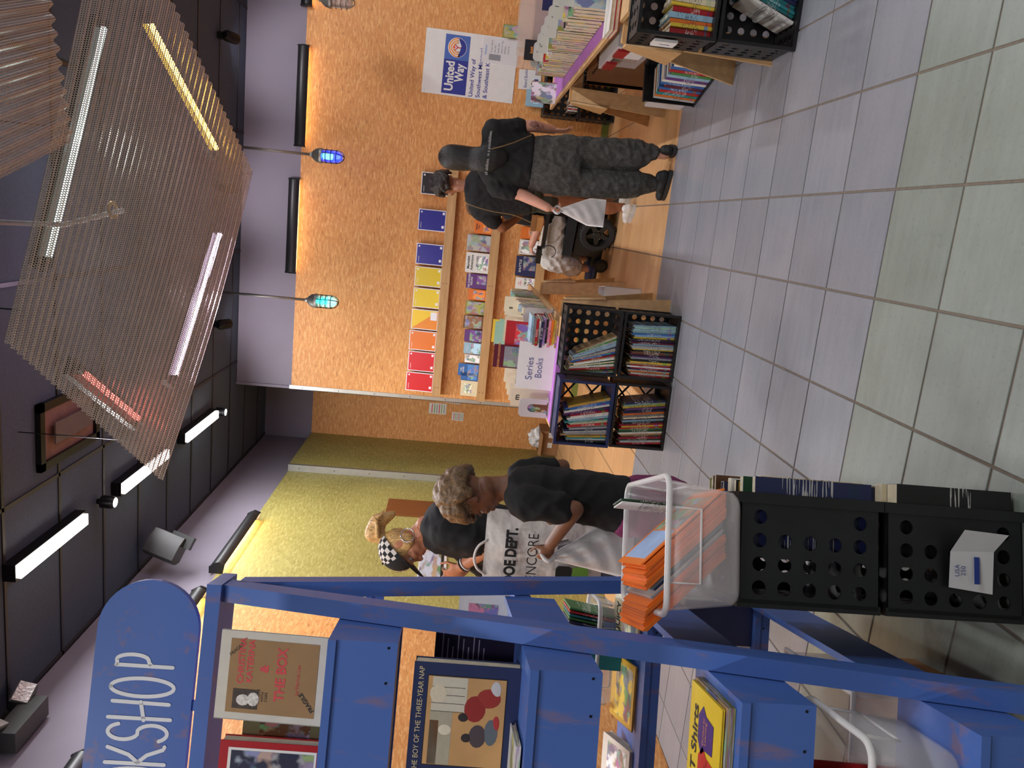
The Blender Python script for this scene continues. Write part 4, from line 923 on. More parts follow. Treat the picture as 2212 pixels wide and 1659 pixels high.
for i, (cn_, yy, zz) in enumerate((('red', 4.36, 0), ('white', 4.37, .024))):
    book(.022, .2, .26, cn_, f'{cn_} hardback lying flat at the front corner of the right table', T(1.2, yy, ZB+.012+zz) @ Rz(math.pi/2) @ Ry(math.pi/2) @ T(0, -.1, -.0), None)
t = thing('open_book', 'open spread picture book propped at the far corner of the right table', 'book', M=T(1.24, 7.28, ZB) @ Rz(.35))
MB().prism([(0, 0, 0), (-.17, .04, 0), (-.17, .04, .22), (0, 0, .22)], (0, .008, 0)).build('left_leaf', PICT, t); MB().prism([(0, 0, 0), (.05, .15, 0), (.05, .15, .22), (0, 0, .22)], (.008, 0, 0)).build('right_leaf', CARD, t)
# acrylic box and slanted acrylic sign
p = ony(1148, 100, 6.9)
t = thing('acrylic_box', 'clear acrylic display box on the right table', 'display box', (1.55, 6.7, ZB))
ab = MB()
for lo, hi in (((-.2, -.15, 0), (.2, -.146, .42)), ((-.2, .146, 0), (.2, .15, .42)), ((-.2, -.15, 0), (-.196, .15, .42)), ((.196, -.15, 0), (.2, .15, .42)), ((-.2, -.15, 0), (.2, .15, .004))): ab.box(lo, hi)
ab.build('walls', plain('smoky acrylic', (.72, .66, .58, 1), .08, var=0, alpha=.3), t); MB().box((-.185, -.1, .01), (.185, .1, .3)).build('brown_liner', CARD, t)
a, b_, c = ony(1045, 64, 6.6), ony(1043, 119, 6.6), ony(1112, 143, 6.6); b_ = a + Vector((-(a-b_).length, 0, (b_-a).z)); 
Mq = frame(c, (ony(1118, 90, 6.6)-c), (b_-c)); W_, H_ = (ony(1118, 90, 6.6)-c).length, (b_-c).length
t = thing('acrylic_sign', 'clear acrylic sign holder with a request notice above the right table', 'sign', M=Mq)
MB().box((0, 0, -.003), (W_, H_, 0)).build('sheet', WHITE, t); MB().box((-.01, -.02, .001), (W_+.01, H_+.01, .004)).build('acrylic_front', ACR, t)
bl = Mq.inverted() @ Vector((c.x+.08, 6.6, ZB)); MB().bar((W_/2, 0, -.004), (W_/2+bl.x*.0, bl.y, bl.z*.2), .2, .004, (0, 0, 1)).build('stem', ACR, t)
for k, s_ in enumerate(("If you don't", 'see the', 'book you', 'want on the', 'shelves,', 'write it')): text('lettering', s_, H_*.075, INK, t, T(W_*.42, H_*(.74-.1*k), .0008), 'LEFT')
MB().box((W_*.12, H_*.45, 0), (W_*.36, H_*.8, .0006)).build('photo', plain('grey photo print', rgb(96, 98, 104), .5, var=.5, sc=60), t)
MB().box((W_*.3, H_*.88, 0), (W_*.7, H_*.93, .0006)).build('heading', plain('pale blue print', rgb(150, 176, 214)), t)
# ------------------------------------------------------------------ under the right table
CLEARP = plain('clear tub plastic', (.92, .9, .9, 1), .22, var=0, alpha=.2)
t = thing('storage_tub', 'clear plastic tub with red clips under the right table', 'storage tub', (1.42, 5.42, 0))
tb = MB()
for lo, hi in (((-.28, -.34, .36), (.28, -.332, .58)), ((-.28, .332, .36), (.28, .34, .58)), ((-.28, -.34, .36), (-.272, .34, .58)), ((.272, -.34, .36), (.28, .34, .58)), ((-.28, -.34, .36), (.28, .34, .368))): tb.box(lo, hi)
tb.build('walls', CLEARP, t); MB().box((-.3, -.36, .58), (.3, .36, .615)).build('lid', plain('frosted lid', (.8, .78, .76, 1), .4, var=.03, alpha=.75), t)
for yy in (-.2, .2): MB().box((-.315, yy-.1, .53), (-.298, yy+.1, .6)).build('clip', plain('red clip', rgb(160, 26, 34), .4), t)
MB().box((-.25, -.3, .37), (.25, .3, .53)).build('contents', CARD, t); MB().box((-.282, -.16, .4), (-.28, .04, .5)).build('label_sheet', WHITE, t)
t = thing('cardboard_box', 'brown cardboard carton on the floor under the right table', 'box', (1.5, 5.45, 0))
MB().box((-.2, -.28, 0), (.2, .28, .355)).build('body', CARD, t); MB().box((-.01, -.282, .05), (.01, .282, .357)).build('tape', plain('packing tape', rgb(176, 140, 96), .3), t)
# tall brown carton with a printed dog and the open crate of books, standing under the table
t = thing('cardboard_box', 'tall brown carton with dark printing standing between the trestles', 'box', (1.14, 6.42, 0), .0)
MB().box((-.02, -.02, 0), (.5, .02, .6)).box((-.02, -.02, 0), (.0, -.0, .6)).build('body', CARD, t)
pr = MB()
for pts in ([(.06, .56), (.12, .52), (.1, .44)], [(.12, .52), (.2, .54), (.24, .46)], [(.2, .54), (.28, .56), (.27, .46)]): ribbon(pr, pts, .016)
pr.build('print', plain('brown ink', rgb(84, 52, 28)), t, M=T(0, -.021, 0) @ UPRIGHT)
Mx = T(.96, 5.12, 0) @ Rz(math.radians(-74))
t = thing('open_crate', 'black open-topped crate of workbooks on the floor under the right table', 'crate', M=Mx)
oc = MB()
for lo, hi in (((-.3, -.005, 0), (.3, .26, .01)), ((-.3, .25, 0), (.3, .26, .34)), ((.29, .0, 0), (.3, .26, .34)), ((-.3, .0, 0), (-.29, .26, .34))): oc.box(lo, hi)
oc.build('body', BLACK, t); MB().box((-.31, .24, .33), (.31, .27, .35)).box((-.31, .0, .33), (-.28, .27, .35)).box((.28, .0, .33), (.31, .27, .35)).build('rim', BLACK, t)
x = -.27
for i, cn_ in enumerate('silver,orange,teal,red,blue,maroon,blue,white,purple,pale blue,green,red,blue,white'.split(',')):
    t_ = random.uniform(.024, .036); book(t_, random.uniform(.25, .29), .2, cn_, f'{cn_} workbook, {ORD[i]} from the far end of the open crate under the table', Mx @ T(x+t_/2, .01, .012) @ Ry(math.radians(3)), 'workbooks in the open crate', mat=SPINE); x += t_+.004
wb_ = thing('white_carton', 'white open carton leaning beside the workbooks under the right table', 'box', (.93, 5.62, 0), .1)
MB().box((-.02, -.13, 0), (-.012, .13, .26)).box((-.02, -.13, 0), (.06, -.122, .26)).box((-.02, .122, 0), (.06, .13, .26)).box((-.02, -.13, 0), (.06, .13, .006)).build('shell', WHITE, wb_); MB().box((-.022, -.06, .08), (-.0205, .03, .16)).build('label_card', plain('cream label', rgb(220, 216, 200)), wb_)
# floor carton and plastic bag in the recess corner
t = thing('cardboard_box', 'small brown carton on the floor in the far corner with a white bag on it', 'box', (-2.72, 9.78, 0), -.15)
for lo, hi in (((-.17, -.12, 0), (.17, -.115, .25)), ((-.17, .115, 0), (.17, .12, .25)), ((-.17, -.12, 0), (-.165, .12, .25)), ((.165, -.12, 0), (.17, .12, .25)), ((-.17, -.12, 0), (.17, .12, .005))): MB().box(lo, hi).build('wall_panel', CARD, t)
MB().prism([(-.17, -.115, .25), (.17, -.115, .25), (.15, -.2, .22), (-.15, -.2, .22)], (0, 0, .004)).build('flap', CARD, t)
for x_ in (-.06, .08): MB().box((x_, -.122, .08), (x_+.07, -.1205, .14)).build('label_sheet', WHITE, t)
bg = bmesh.new(); bmesh.ops.create_icosphere(bg, subdivisions=3, radius=.12)
for v in bg.verts: v.co = Vector((v.co.x*1.1, v.co.y*.8, max(-.06, v.co.z))) * (1+.25*math.sin(v.co.x*60)*math.cos(v.co.y*47+v.co.z*50))
me = bpy.data.meshes.new('plastic_bag'); bg.to_mesh(me); bg.free(); me.materials.append(plain('white film', rgb(226, 224, 222), .35, bmp=.3)); o = link('plastic_bag', me); o.location = (-2.7, 9.78, .26)
tag(o, 'crumpled white plastic bag lying on the small carton in the far corner', 'bag')
# carton under the middle table
t = thing('paper_carton', 'small open white carton on the floor under the middle table', 'box', (-.53, 6.32, 0), .1)
for lo, hi in (((-.1, -.14, 0), (.1, -.135, .3)), ((-.1, .135, 0), (.1, .14, .3)), ((-.1, -.14, 0), (-.095, .14, .3)), ((.095, -.14, 0), (.1, .14, .3)), ((-.1, -.14, 0), (.1, .14, .005))): MB().box(lo, hi).build('wall_panel', WHITE, t)
# ================================================================== the blue book stand
TS = math.radians(15); SP = Vector((-.94, 1.75, 0)); MS = T(*SP) @ Rz(TS)
sa, ss = Vector((math.cos(TS), math.sin(TS), 0)), Vector((-math.sin(TS), math.cos(TS), 0))
BLUEP = painted('worn blue paint', rgb(68, 102, 172), rgb(138, 108, 112)); RAWB = woodm('raw brown board', rgb(112, 86, 54), rgb(96, 72, 44))
SWID = .88
def sl(x, y, s):                                  # pixel -> stand coordinates on the plane s
    q = onplane(x, y, SP+ss*s, ss); return (q-SP).dot(sa), s, q.z
st = thing('book_stand', 'tall blue painted A-frame book stand in the left foreground', 'book stand', M=MS)
def near_s(z): return .22-.31*(2.02-z)            # back edge of the near leg
def far_s(z): return .241+.336*(2.02-z)           # outer edge of the far leg
for a0 in (0., -SWID):
    MB().prism([(a0, near_s(2.0), 2.0), (a0, near_s(2.0)-.075, 2.0), (a0, near_s(0)-.075, 0), (a0, near_s(0), 0)], (-.042, 0, 0)).build('near_leg', BLUEP, st)
    MB().prism([(a0, far_s(1.975)-.07, 1.975), (a0, far_s(1.975), 1.975), (a0, far_s(0), 0), (a0, far_s(0)-.07, 0)], (-.042, 0, 0)).build('far_leg', BLUEP, st)
MB().box((-SWID-.042, .12, 2.0), (.004, .27, 2.036)).build('top_rail', BLUEP, st)
LV = ((1.69, -.138, 'top'), (1.25, -.277, 'second'), (.845, -.41, 'third'), (.43, -.525, 'lowest'))
FLV = ((1.66, .42), (1.22, .43), (.80, .46), (.40, .6))
def shelf_box(f, b, z, h, nm):
    L0, L1 = -SWID, -.044
    o = MB().box((L0, f-.006, z-.018), (L1, b, z)).build(nm, BLUEP, st)
    MB().box((L0, f, z-h), (L1, f+.018, z-.018)).build('front_board', BLUEP, o)
    MB().box((L0, b-.018, z-h), (L1, b, z-.018)).build('back_board', BLUEP, o)
    for x in (L0, L1-.018): MB().box((x, f+.018, z-h), (x+.018, b-.018, z-.018)).build('end_board', BLUEP, o)
    MB().box((L0+.018, f+.018, z-h+.004), (L1-.018, b-.018, z-h+.012)).build('under_board', RAWB, o)
    for x in (L1-.09, L1-.012): MB().lathe([(.0035, 0), (.0025, .002)], T(x, f, z-h+.02) @ Rx(math.pi/2), 6).build('screw', DARKMETAL, o)
    return o
for z, f, _ in LV: shelf_box(f, near_s(z)+.01, z, .155, 'near_shelf')
for z, b in FLV: shelf_box(b, far_s(z)+.1, z, .05, 'far_shelf')
for z, f, _ in LV[1:]:
    MB().box((-.062, near_s(z)+.012, z-.15), (-.044, far_s(z)-.07, z+.0)).build('side_rail', BLUEP, st)
# sign board with rounded end on pegs
zc = 2.195; rs = .128
t = thing('shop_sign', 'blue rounded sign board lettered in thin white capitals on top of the stand', 'sign', M=MS @ T(0, .2, 0) @ UPRIGHT)
o_ = arc(-.14, zc, rs, rs, 90, -90, 20)+arc(-.80, zc, rs, rs, 270, 90, 20)
MB().prism([(*p, 0) for p in o_], (0, 0, -.02)).build('board', BLUEP, t)
for x in (-.33, -.62): MB().box((x-.012, 2.034, -.018), (x+.012, zc-rs+.01, -.004)).build('peg', BLUEP, t)
def glyph(ch):
    if ch == 'P': return [[(.08, 0), (.12, 1)], [(.1, .98), (.5, 1.0)]+arc(.5, .72, .38, .28, 90, -80, 12)+[(.3, .42), (.08, .36)]]
    if ch == 'O': return [arc(.5, .5, .46, .56, 90, 450, 28)]
    if ch == 'H': return [[(.05, -.05), (.08, 1.05)], [(.82, 0), (.9, 1.0)], [(-.02, .42), (.9, .5)]]
    if ch == 'S': return [arc(.52, .76, .4, .27, 20, 250, 14)+arc(.45, .25, .42, .27, 70, -150, 14)]
    if ch == 'K': return [[(.05, -.02), (.08, 1.02)], [(.85, 1.0), (.5, .62), (.12, .45)], [(.12, .45), (.5, .3), (.8, .02), (.95, .0)]]
    return [[(.08, 0), (.1, 1)], [(.1, 1)]+arc(.3, .76, .42, .24, 90, -80, 10), [(.1, .52)]+arc(.3, .27, .5, .27, 80, -90, 10)+[(.08, 0)]]
SIGNW = plain('sign white paint', rgb(226, 230, 232), .5, var=.03)
px0 = -.2; wl = .05; gap = .007
for i, ch in enumerate('POHSKOOB'):
    mb = MB(); x1 = px0-i*(wl+gap) - (.005 if i else 0); w_ = wl*(.72 if ch == 'P' else 1)
    for stf in glyph(ch): ribbon(mb, [(x1-w_+p[0]*w_, zc-.072+p[1]*.142) for p in stf], .0098)
    for v in mb.v: v.z += .0012
    mb.build('letter', SIGNW, t)
# ------------------------------------------------------------------ goods on the near side of the stand
def stand_book(a_, s_, z_, w_, h_, t_, lean, col, label, **k):
    return cover_book(MS @ T(a_, s_, z_) @ Rx(math.pi/2-lean), w_, h_, t_, col, label, **k)
BROWNC = plain('brown wrapping print', rgb(150, 116, 72), .6, var=.08); REDP = plain('faded red print', rgb(206, 66, 74), .6)
b = stand_book(-.172, -.04, 1.69, .205, .265, .008, .1, (206, 202, 190), 'off-white picture book titled in red on the top shelf of the stand', group=None)
MB().box((-.085, .03, .0), (.085, .24, .0008)).build('picture', BROWNC, b)
text('title', 'CHRISTINA\nKATERINA', .021, REDP, b, T(.035, .2, .0014), bold=.02); text('title', '&', .028, REDP, b, T(.02, .155, .0014), bold=.03); text('title', 'THE BOX', .032, REDP, b, T(.01, .115, .0014), bold=.03, width=.125)
text('small_print', 'by Patricia Lee', .012, REDP, b, T(.0, .075, .0014)); text('small_print', 'HANDLE\nWITH\nCARE', .009, INK, b, T(-.045, .155, .0014)); text('small_print', 'FRAGILE', .014, INK, b, T(-.05, .05, .0014) @ Rz(.7), bold=.03); text('small_print', 'FRAGILE', .011, INK, b, T(.06, .225, .0014) @ Rz(-.8))
MB().box((-.075, .165, .0008), (-.03, .225, .0014)).build('window', plain('dark print', rgb(60, 46, 36), .6, var=.4, sc=60), b)
gr = MB(); gr.ball((-.055, .2, .0015), (.013, .016, .0006), 12); gr.ball((-.052, .176, .0015), (.016, .014, .0006), 12); gr.build('printed_figure', plain('pale print', rgb(208, 204, 196), .6, var=.35, sc=160), b)
b = stand_book(-.41, -.06, 1.69, .2, .235, .035, .06, (166, 24, 34), 'red bordered hardback with dark picture at the left of the top shelf')
MB().box((-.09, .012, 0), (.085, .215, .0006)).build('inner_border', WHITE, b); p = MB().box((-.083, .018, .0006), (.079, .208, .0012)).build('picture', PICT, b); p.color = (*[lin(q/255) for q in (44, 48, 70)], 1)
stand_book(-.3, .0, 1.69, .1, .2, .01, .05, (130, 126, 90), 'olive book with two dark portraits behind the red hardback', pic=(.2, .2, .95, .8), piccol='brown')
NAVB = (36, 48, 86)
b = stand_book(-.215, -.13, 1.25, .255, .245, .042, .06, NAVB, 'thick navy hardback with a Japanese interior scene on the second shelf')
CREAMI = plain('cream ink', rgb(206, 190, 150), .6)
text('title', 'THE BOY OF THE THREE-YEAR NAP', .017, CREAMI, b, T(0, .226, .0012), width=.235)
MB().box((-.1, .03, 0), (.1, .212, .0006)).build('picture_border', INK, b); p = MB().box((-.098, .032, .0006), (.098, .21, .001)).build('picture', plain('tan print', rgb(190, 148, 96), .6, var=.1), b)
scn = [((-.097, .15, .02, .2), (166, 160, 140)), ((.02, .12, .097, .2), (196, 190, 172)), ((-.097, .18, .0, .2), (110, 76, 48))]
for (x0, y0, x1, y1), cc in scn: q = MB().box((x0, y0, .001), (x1, y1, .0013)).build('printed_shape', PAINT, b); q.color = (*[lin(c_/255) for c_ in cc], 1)
for cx_, cy_, rx_, ry_, cc in ((.06, .185, .022, .02, (206, 196, 172)), (-.02, .165, .012, .015, (214, 206, 184)), (.03, .1, .03, .025, (140, 34, 30)), (.055, .07, .022, .028, (150, 44, 38)), (.075, .055, .02, .012, (196, 196, 196)), (-.03, .09, .026, .02, (70, 60, 66)), (-.02, .06, .03, .016, (90, 100, 110)), (-.035, .115, .01, .012, (38, 32, 36)), (.01, .125, .01, .012, (38, 32, 36)), (.0, .05, .018, .008, (170, 50, 50))):
    q = MB().ball((cx_, cy_, .0014), (rx_, ry_, .0005), 14).build('printed_shape', PAINT, b); q.color = (*[lin(c_/255) for c_ in cc], 1)
for k in range(4): MB().box((.02+.018*k, .125, .0014), (.021+.018*k, .2, .0016)).build('printed_line', INK, b)
b = stand_book(-.13, .06, 1.25, .17, .2, .012, .03, (34, 28, 54), 'dark purple book with back cover text behind the navy hardback')
for k in range(9): MB().box((-.055, .075+.013*k, 0), (.03+.02*(k % 3), .078+.013*k, .0006)).build('text_line', plain('lilac grey print', rgb(150, 142, 160)), b)
MB().box((-.04, .012, 0), (-.005, .04, .0006)).build('barcode_panel', WHITE, b)
stand_book(-.2, .1, 1.22, .09, .24, .01, .02, (226, 222, 206), 'cream book with a grey label behind the purple one')
book(.012, .3, .2, 'white', 'pale picture book lying flat along the front of the second shelf', MS @ T(-.36, -.2, 1.2605) @ Ry(math.pi/2) @ Rx(0) @ T(0, -.06, -.15), mat=PICT)
# third shelf: yellow pile and leaning books
for i, (cn_, lb) in enumerate((('olive', 'bottom book of the flat pile on the third shelf'), ('tan', 'middle book of the flat pile on the third shelf'))):
    book(.008, .27, .2, cn_, lb, MS @ T(-.2, -.39, .8505+.009*i) @ Ry(math.pi/2) @ T(0, 0, -.135), mat=PICT)
b = cover_book(MS @ T(-.2, -.385, .8725) @ Rx(0), .26, .19, .006, (226, 196, 40), 'yellow book titled in black lying on top of the pile on the third shelf')
text('title', 'T Shirts', .045, INK, b, T(.02, .15, .001), bold=.02)
for cx_, cy_, s_, cc in ((-.03, .075, .05, (196, 44, 40)), (.05, .085, .05, (70, 40, 120))):
    q = MB().prism([(cx_-s_, cy_+.02, .0006), (cx_-s_*.5, cy_+.045, .0006), (cx_+s_*.5, cy_+.045, .0006), (cx_+s_, cy_+.02, .0006), (cx_+s_*.7, cy_-.0, .0006), (cx_+s_*.6, cy_-.045, .0006), (cx_-s_*.6, cy_-.045, .0006), (cx_-s_*.7, cy_, .0006)], (0, 0, .0006)).build('printed_shirt', PAINT, b); q.color = (*[lin(c_/255) for c_ in cc], 1)
MB().box((-.13, .0, .0), (-.105, .19, .0008)).build('red_band', REDI, b)
text('small_print', 'Guided by\nLearning', .014, plain('gold ink'), b, T(.05, .09, .0014)); text('small_print', 'Ringing\nGreat Stories', .011, INK, b, T(-.03, .075, .0014))
stand_book(-.42, -.28, .845, .16, .2, .01, .25, (176, 170, 160), 'grey landscape book leaning on the third shelf', pic=(.05, .1, .95, .95))
stand_book(-.36, -.2, .845, .1, .2, .008, .2, (206, 60, 120), 'pink book leaning behind the grey one on the third shelf')
t = thing('lidded_tub', 'white rimmed clear tub pushed between the shelves of the stand', 'tub', M=MS @ T(-.3, .1, 0))
MB().box((-.14, -.1, .2), (.14, .25, .206)).build('base', CLEARP, t)
for lo, hi in (((-.16, -.12, .2), (.16, -.114, .4)), ((-.16, .25, .2), (.16, .256, .4)), ((-.16, -.12, .2), (-.154, .256, .4)), ((.154, -.12, .2), (.16, .256, .4))): MB().box(lo, hi).build('wall', CLEARP, t)
MB().tube([(.165, -.125, .4), (.165, .26, .4), (-.165, .26, .4), (-.165, -.125, .4)], .008, 8, closed=True).build('rim', plain('frosted lid'), t)
MB().box((-.16, -.12, 0), (.16, .256, .199)).build('pedestal', CARD, t)
# tub of picture books on the lowest shelf
def clear_tub(M, wx, wy, hz, label, flare=.02, mat=None):
    t = thing('clear_tub', label, 'tub', M=M); mat = mat or CLEARP
    def ring(w_, d_, z, r=.035, n=5):
        pts = []
        for cx_, cy_, a0 in ((w_-r, d_-r, 0), (-w_+r, d_-r, 90), (-w_+r, -d_+r, 180), (w_-r, -d_+r, 270)): pts += [(*p, z) for p in arc(cx_, cy_, r, r, a0, a0+90, n)]
        return pts
    lev = [(wx/2-flare-.008, wy/2-flare-.008, 0), (wx/2-flare, wy/2-flare, .012), (wx/2, wy/2, hz)]
    vs = [p for l in lev for p in ring(*l)]; k = len(vs)//3
    fs = [(i*k+j, i*k+(j+1) % k, (i+1)*k+(j+1) % k, (i+1)*k+j) for i in range(2) for j in range(k)]+[tuple(range(k))]
    mb = MB().add(vs, fs); o = mb.build('shell', mat, t, True); sm = o.modifiers.new('thickness', 'SOLIDIFY'); sm.thickness = .003
    MB().tube(ring(wx/2+.006, wy/2+.006, hz), .0075, 8, closed=True).build('rim', plain('frosted rim', (.86, .84, .82, 1), .3, var=.02, alpha=.7), t, True)
    rb_ = MB()
    for sx in (-1, 1):
        for sy in (-.28, .28): rb_.tube([(sx*(wx/2+.001), wy*sy, hz), (sx*(wx/2-flare*.4), wy*sy, hz*.55)], .003, 6)
    for sx in (-1, 1): rb_.tube([(sx*(wx/2-flare*.4), -wy*.28, hz*.55), (sx*(wx/2-flare*.4), wy*.28, hz*.55)], .003, 6)
    rb_.tube([(-wx*.28, -wy/2, hz), (-wx*.28, -wy/2+flare*.4, hz*.55), (wx*.28, -wy/2+flare*.4, hz*.55), (wx*.28, -wy/2, hz)], .003, 6)
    rb_.build('moulded_rib', MATS['frosted rim'], t, True)
    return t
Mt = MS @ T(-.33, -.38, .4315)
clear_tub(Mt, .5, .26, .2, 'clear tub of picture books on the lowest shelf of the stand')
for i, (cn_, w_, h_, ti, lb) in enumerate((('red', .2, .2, None, 'red backed book at the rear of the clear tub'), ('yellow', .2, .215, None, 'yellow edged book in the clear tub'), ('pale blue', .2, .23, None, 'pale blue book in the clear tub'), ('cream', .2, .245, 'Her', 'cream book with a handwritten word in the clear tub'), ('white', .2, .25, None, 'white book with a green square in the clear tub'))):
    cover_book(Mt @ T(-.03-.012*i, .075-.016*i, .018) @ Rx(math.pi/2-.12), w_*1.6, h_, .007, cn_, lb+' on the lowest shelf', ti, .03, INK, (.55, .5, .9, .85) if i > 2 else None, 'picture books in the clear tub')
b = cover_book(Mt @ T(-.03, -.04, .018) @ Rx(math.pi/2-.14), .36, .175, .01, (52, 128, 98), 'green book titled in white at the front of the clear tub', 'Big Team', .042, WHITE, (.62, .05, .98, .6), tpos=.25, piccol='tan')
MB().box((-.18, .165, 0), (.18, .175, .0006)).build('red_edge', REDI, b)
# ------------------------------------------------------------------ far side of the stand
FZ = .80
def far_book(a_, s_, w_, h_, col, lb, lean=.1, z=FZ, **k): return cover_book(MS @ T(a_, s_, z) @ Rx(math.pi/2-lean), w_, h_, .008, col, lb, **k)
b = cover_book(MS @ T(-.13, .52, FZ+.012) @ Rx(.25), .2, .17, .008, (226, 212, 170), 'cream picture book lying on the far third shelf', pic=(.05, .05, .95, .6)); text('title', 'JUICY', .035, INK, b, T(0, .135, .002), bold=.02)
cover_book(MS @ T(-.36, .52, FZ+.012) @ Rx(.2), .2, .17, .006, (222, 176, 60), 'amber framed picture book lying on the far third shelf', pic=(.08, .08, .92, .8))
cover_book(MS @ T(-.6, .52, FZ+.012) @ Rx(.3), .16, .17, .03, (222, 216, 206), 'white book pile end on the far third shelf', pic=(.1, .1, .9, .8))
far_book(-.72, .48, .28, .16, (150, 96, 88), 'brownish pink back cover standing on the far third shelf', .02)
Mf_ = MS @ T(-.27, .74, FZ+.0015); clear_tub(Mf_, .34, .2, .11, 'clear tub of thin workbooks on the far third shelf')
for i, cn_ in enumerate('green,red,teal,green,navy,white,red,green,blue,orange,orange'.split(',')):
    book(.006, .19, .14, cn_, f'{cn_} workbook, {ORD[i]} from the right in the tub on the far shelf', Mf_ @ T(.12-.011*i, -.07, .018) @ Ry(.15), 'workbooks in the far tub')
far_book(-.24, .62, .13, .15, 'teal', 'teal book standing at the right end of the far third shelf'); far_book(-.2, .66, .08, .09, 'blue', 'small bright blue box book at the far shelf end')
far_book(-.16, .6, .16, .16, (230, 226, 214), 'white leaflet with red border on the far second shelf', .1, 1.22, pic=(.2, .2, .8, .8), piccol='pink')
far_book(-.3, .58, .08, .08, 'yellow', 'small yellow pamphlet on the far second shelf', .1, 1.22)
# lowest far shelf: row of picture books
for i, cn_ in enumerate('white,cream,grey,white,crimson,white,pink,orange,white'.split(',')):
    book(.011, .24, .2, cn_, f'{cn_} book, {ORD[i]} from the front on the far lowest shelf', MS @ T(-.055, .63+.0125*i, .401) @ Rz(math.pi/2), 'books on the far lowest shelf')
far_book(-.13, .62, .14, .23, (34, 44, 84), 'navy book with pale spine band on the far lowest shelf', .0, .401)
# ================================================================== crate stack and tub beside the stand
TC = math.radians(20); cx_, cy_ = Vector((math.cos(TC), math.sin(TC), 0)), Vector((-math.sin(TC), math.cos(TC), 0))
CC = Vector((-.583, 1.768, 0)) + cy_*(CW_/2); MC = T(*CC) @ Rz(math.pi/2+TC)
g4 = 'crates stacked beside the blue stand'
crate(MC, 'black crate on the floor beside the blue stand, bearing a white notice', g4); crate(MC @ T(0, 0, .374), 'black crate under the tub of orange folders beside the blue stand', g4)
shelve(MC @ T(0, 0, .374), rseq('navy,tan,cream,dark green,cream,mustard,black,white,red,navy,cream,brown,navy,olive', .016, .028, .27, .32), 'in the upper crate beside the stand', 0, 0, -.19, front=-.05, group='books in the upper crate beside the stand')
shelve(MC, rseq('black,cream,white,navy,tan,red,grey,black,cream', .028, .045, .28, .33), 'in the lower crate beside the stand', 0, 0, -.19, front=-.055, group='books in the lower crate beside the stand')
nP = CC - cy_*(CW_/2+.004)
q = [onplane(*p_, nP, cy_) for p_ in ((2064, 1143), (2046, 1190), (2047, 1268), (2141, 1284), (2139, 1192), (2157, 1155))]
t = thing('crate_notice', 'bent white notice printed USA 250 on the lower crate beside the stand', 'notice')
mb = MB(); off = [-.035, -.012, -.004, -.004, -.012, -.035]
v_ = [p_ + cy_*o__ for p_, o__ in zip(q, off)]; mb.add(v_+[p_-cy_*.001 for p_ in v_], [(0, 1, 4, 5), (1, 2, 3, 4), (6, 11, 10, 7), (7, 10, 9, 8)]); mb.build('sheet', WHITE, t)
xm = (v_[1]+v_[2]+v_[3]+v_[4])/4; Mn = frame(xm - cy_*.006 + Vector((0, 0, .02)), cx_, (0, 0, 1))
text('lettering', 'USA\n250', .016, BLUEINK, t, Mn @ T(.0, .015, .004)); MB().box((-.03, -.035, .002), (.035, -.022, .0035)).build('blue_logo', BLUEINK, t, M=Mn)
TT = math.radians(23); tx, ty = Vector((math.cos(TT), math.sin(TT), 0)), Vector((-math.sin(TT), math.cos(TT), 0))
TW, TD, TH = .31, .41, .185
tc = Vector((-.577, 1.744, 0)) - tx*(TW/2-.02) + ty*(TD/2-.02); MT = T(tc.x, tc.y, .7485) @ Rz(TT)
clear_tub(MT, TW, TD, TH, 'large clear tub of orange workbooks on the crates beside the stand', mat=plain('hazy tub plastic', (.9, .87, .85, 1), .25, var=0, alpha=.26))
cols = ['orange']*9+['pale blue', 'white', 'navy', 'pale blue', 'grey', 'white']+['orange']*10
x_ = -.02; aL = math.radians(44)
for i, cn_ in enumerate(cols):
    th_ = .0042; d_ = .24+random.uniform(-.01, .01)
    cc = (232, 112, 24) if cn_ == 'orange' else PAL[cn_]
    M = MT @ T(x_, -.13+random.uniform(-.006, .006) + (.02 if cn_ != 'orange' else 0), .018) @ Ry(-aL)
    book(th_, .27+random.uniform(-.008, .008) - (.03 if cn_ != 'orange' else 0), d_, cc, f'thin {cn_} workbook, {ORD[i]} from the left in the large clear tub', M, 'workbooks leaning in the large tub', mat=COVER); x_ += th_/math.cos(aL)+.0006
Mtop = MT @ T(x_+.004, 0, .018) @ Ry(-aL)
b = thing('workbook', 'orange workbook with pale panel and photo, topmost in the large tub', 'book', M=Mtop)
MB().box((-.002, -.12, 0), (.002, .12, .285)).build('cover', plain('orange card', rgb(236, 120, 28), .35, var=.05), b)
MB().box((.002, -.1, .16), (.0026, .1, .265)).build('pale_panel', plain('pale blue print', rgb(170, 200, 214)), b); p = MB().box((.002, -.1, .03), (.0026, .1, .155)).build('photo', PICT, b); p.color = (*[lin(q_/255) for q_ in (190, 120, 60)], 1)
for i, (cn_, yy) in enumerate((('white', .1), ('dark green', .112))):
    book(.004, .215, .1, cn_, f'{("thin white", "thin dark green")[i]} booklet standing at the right side of the large tub', MT @ T(.1+.008*i, yy-.02, .014) @ Ry(.03) @ Rz(.12), None)
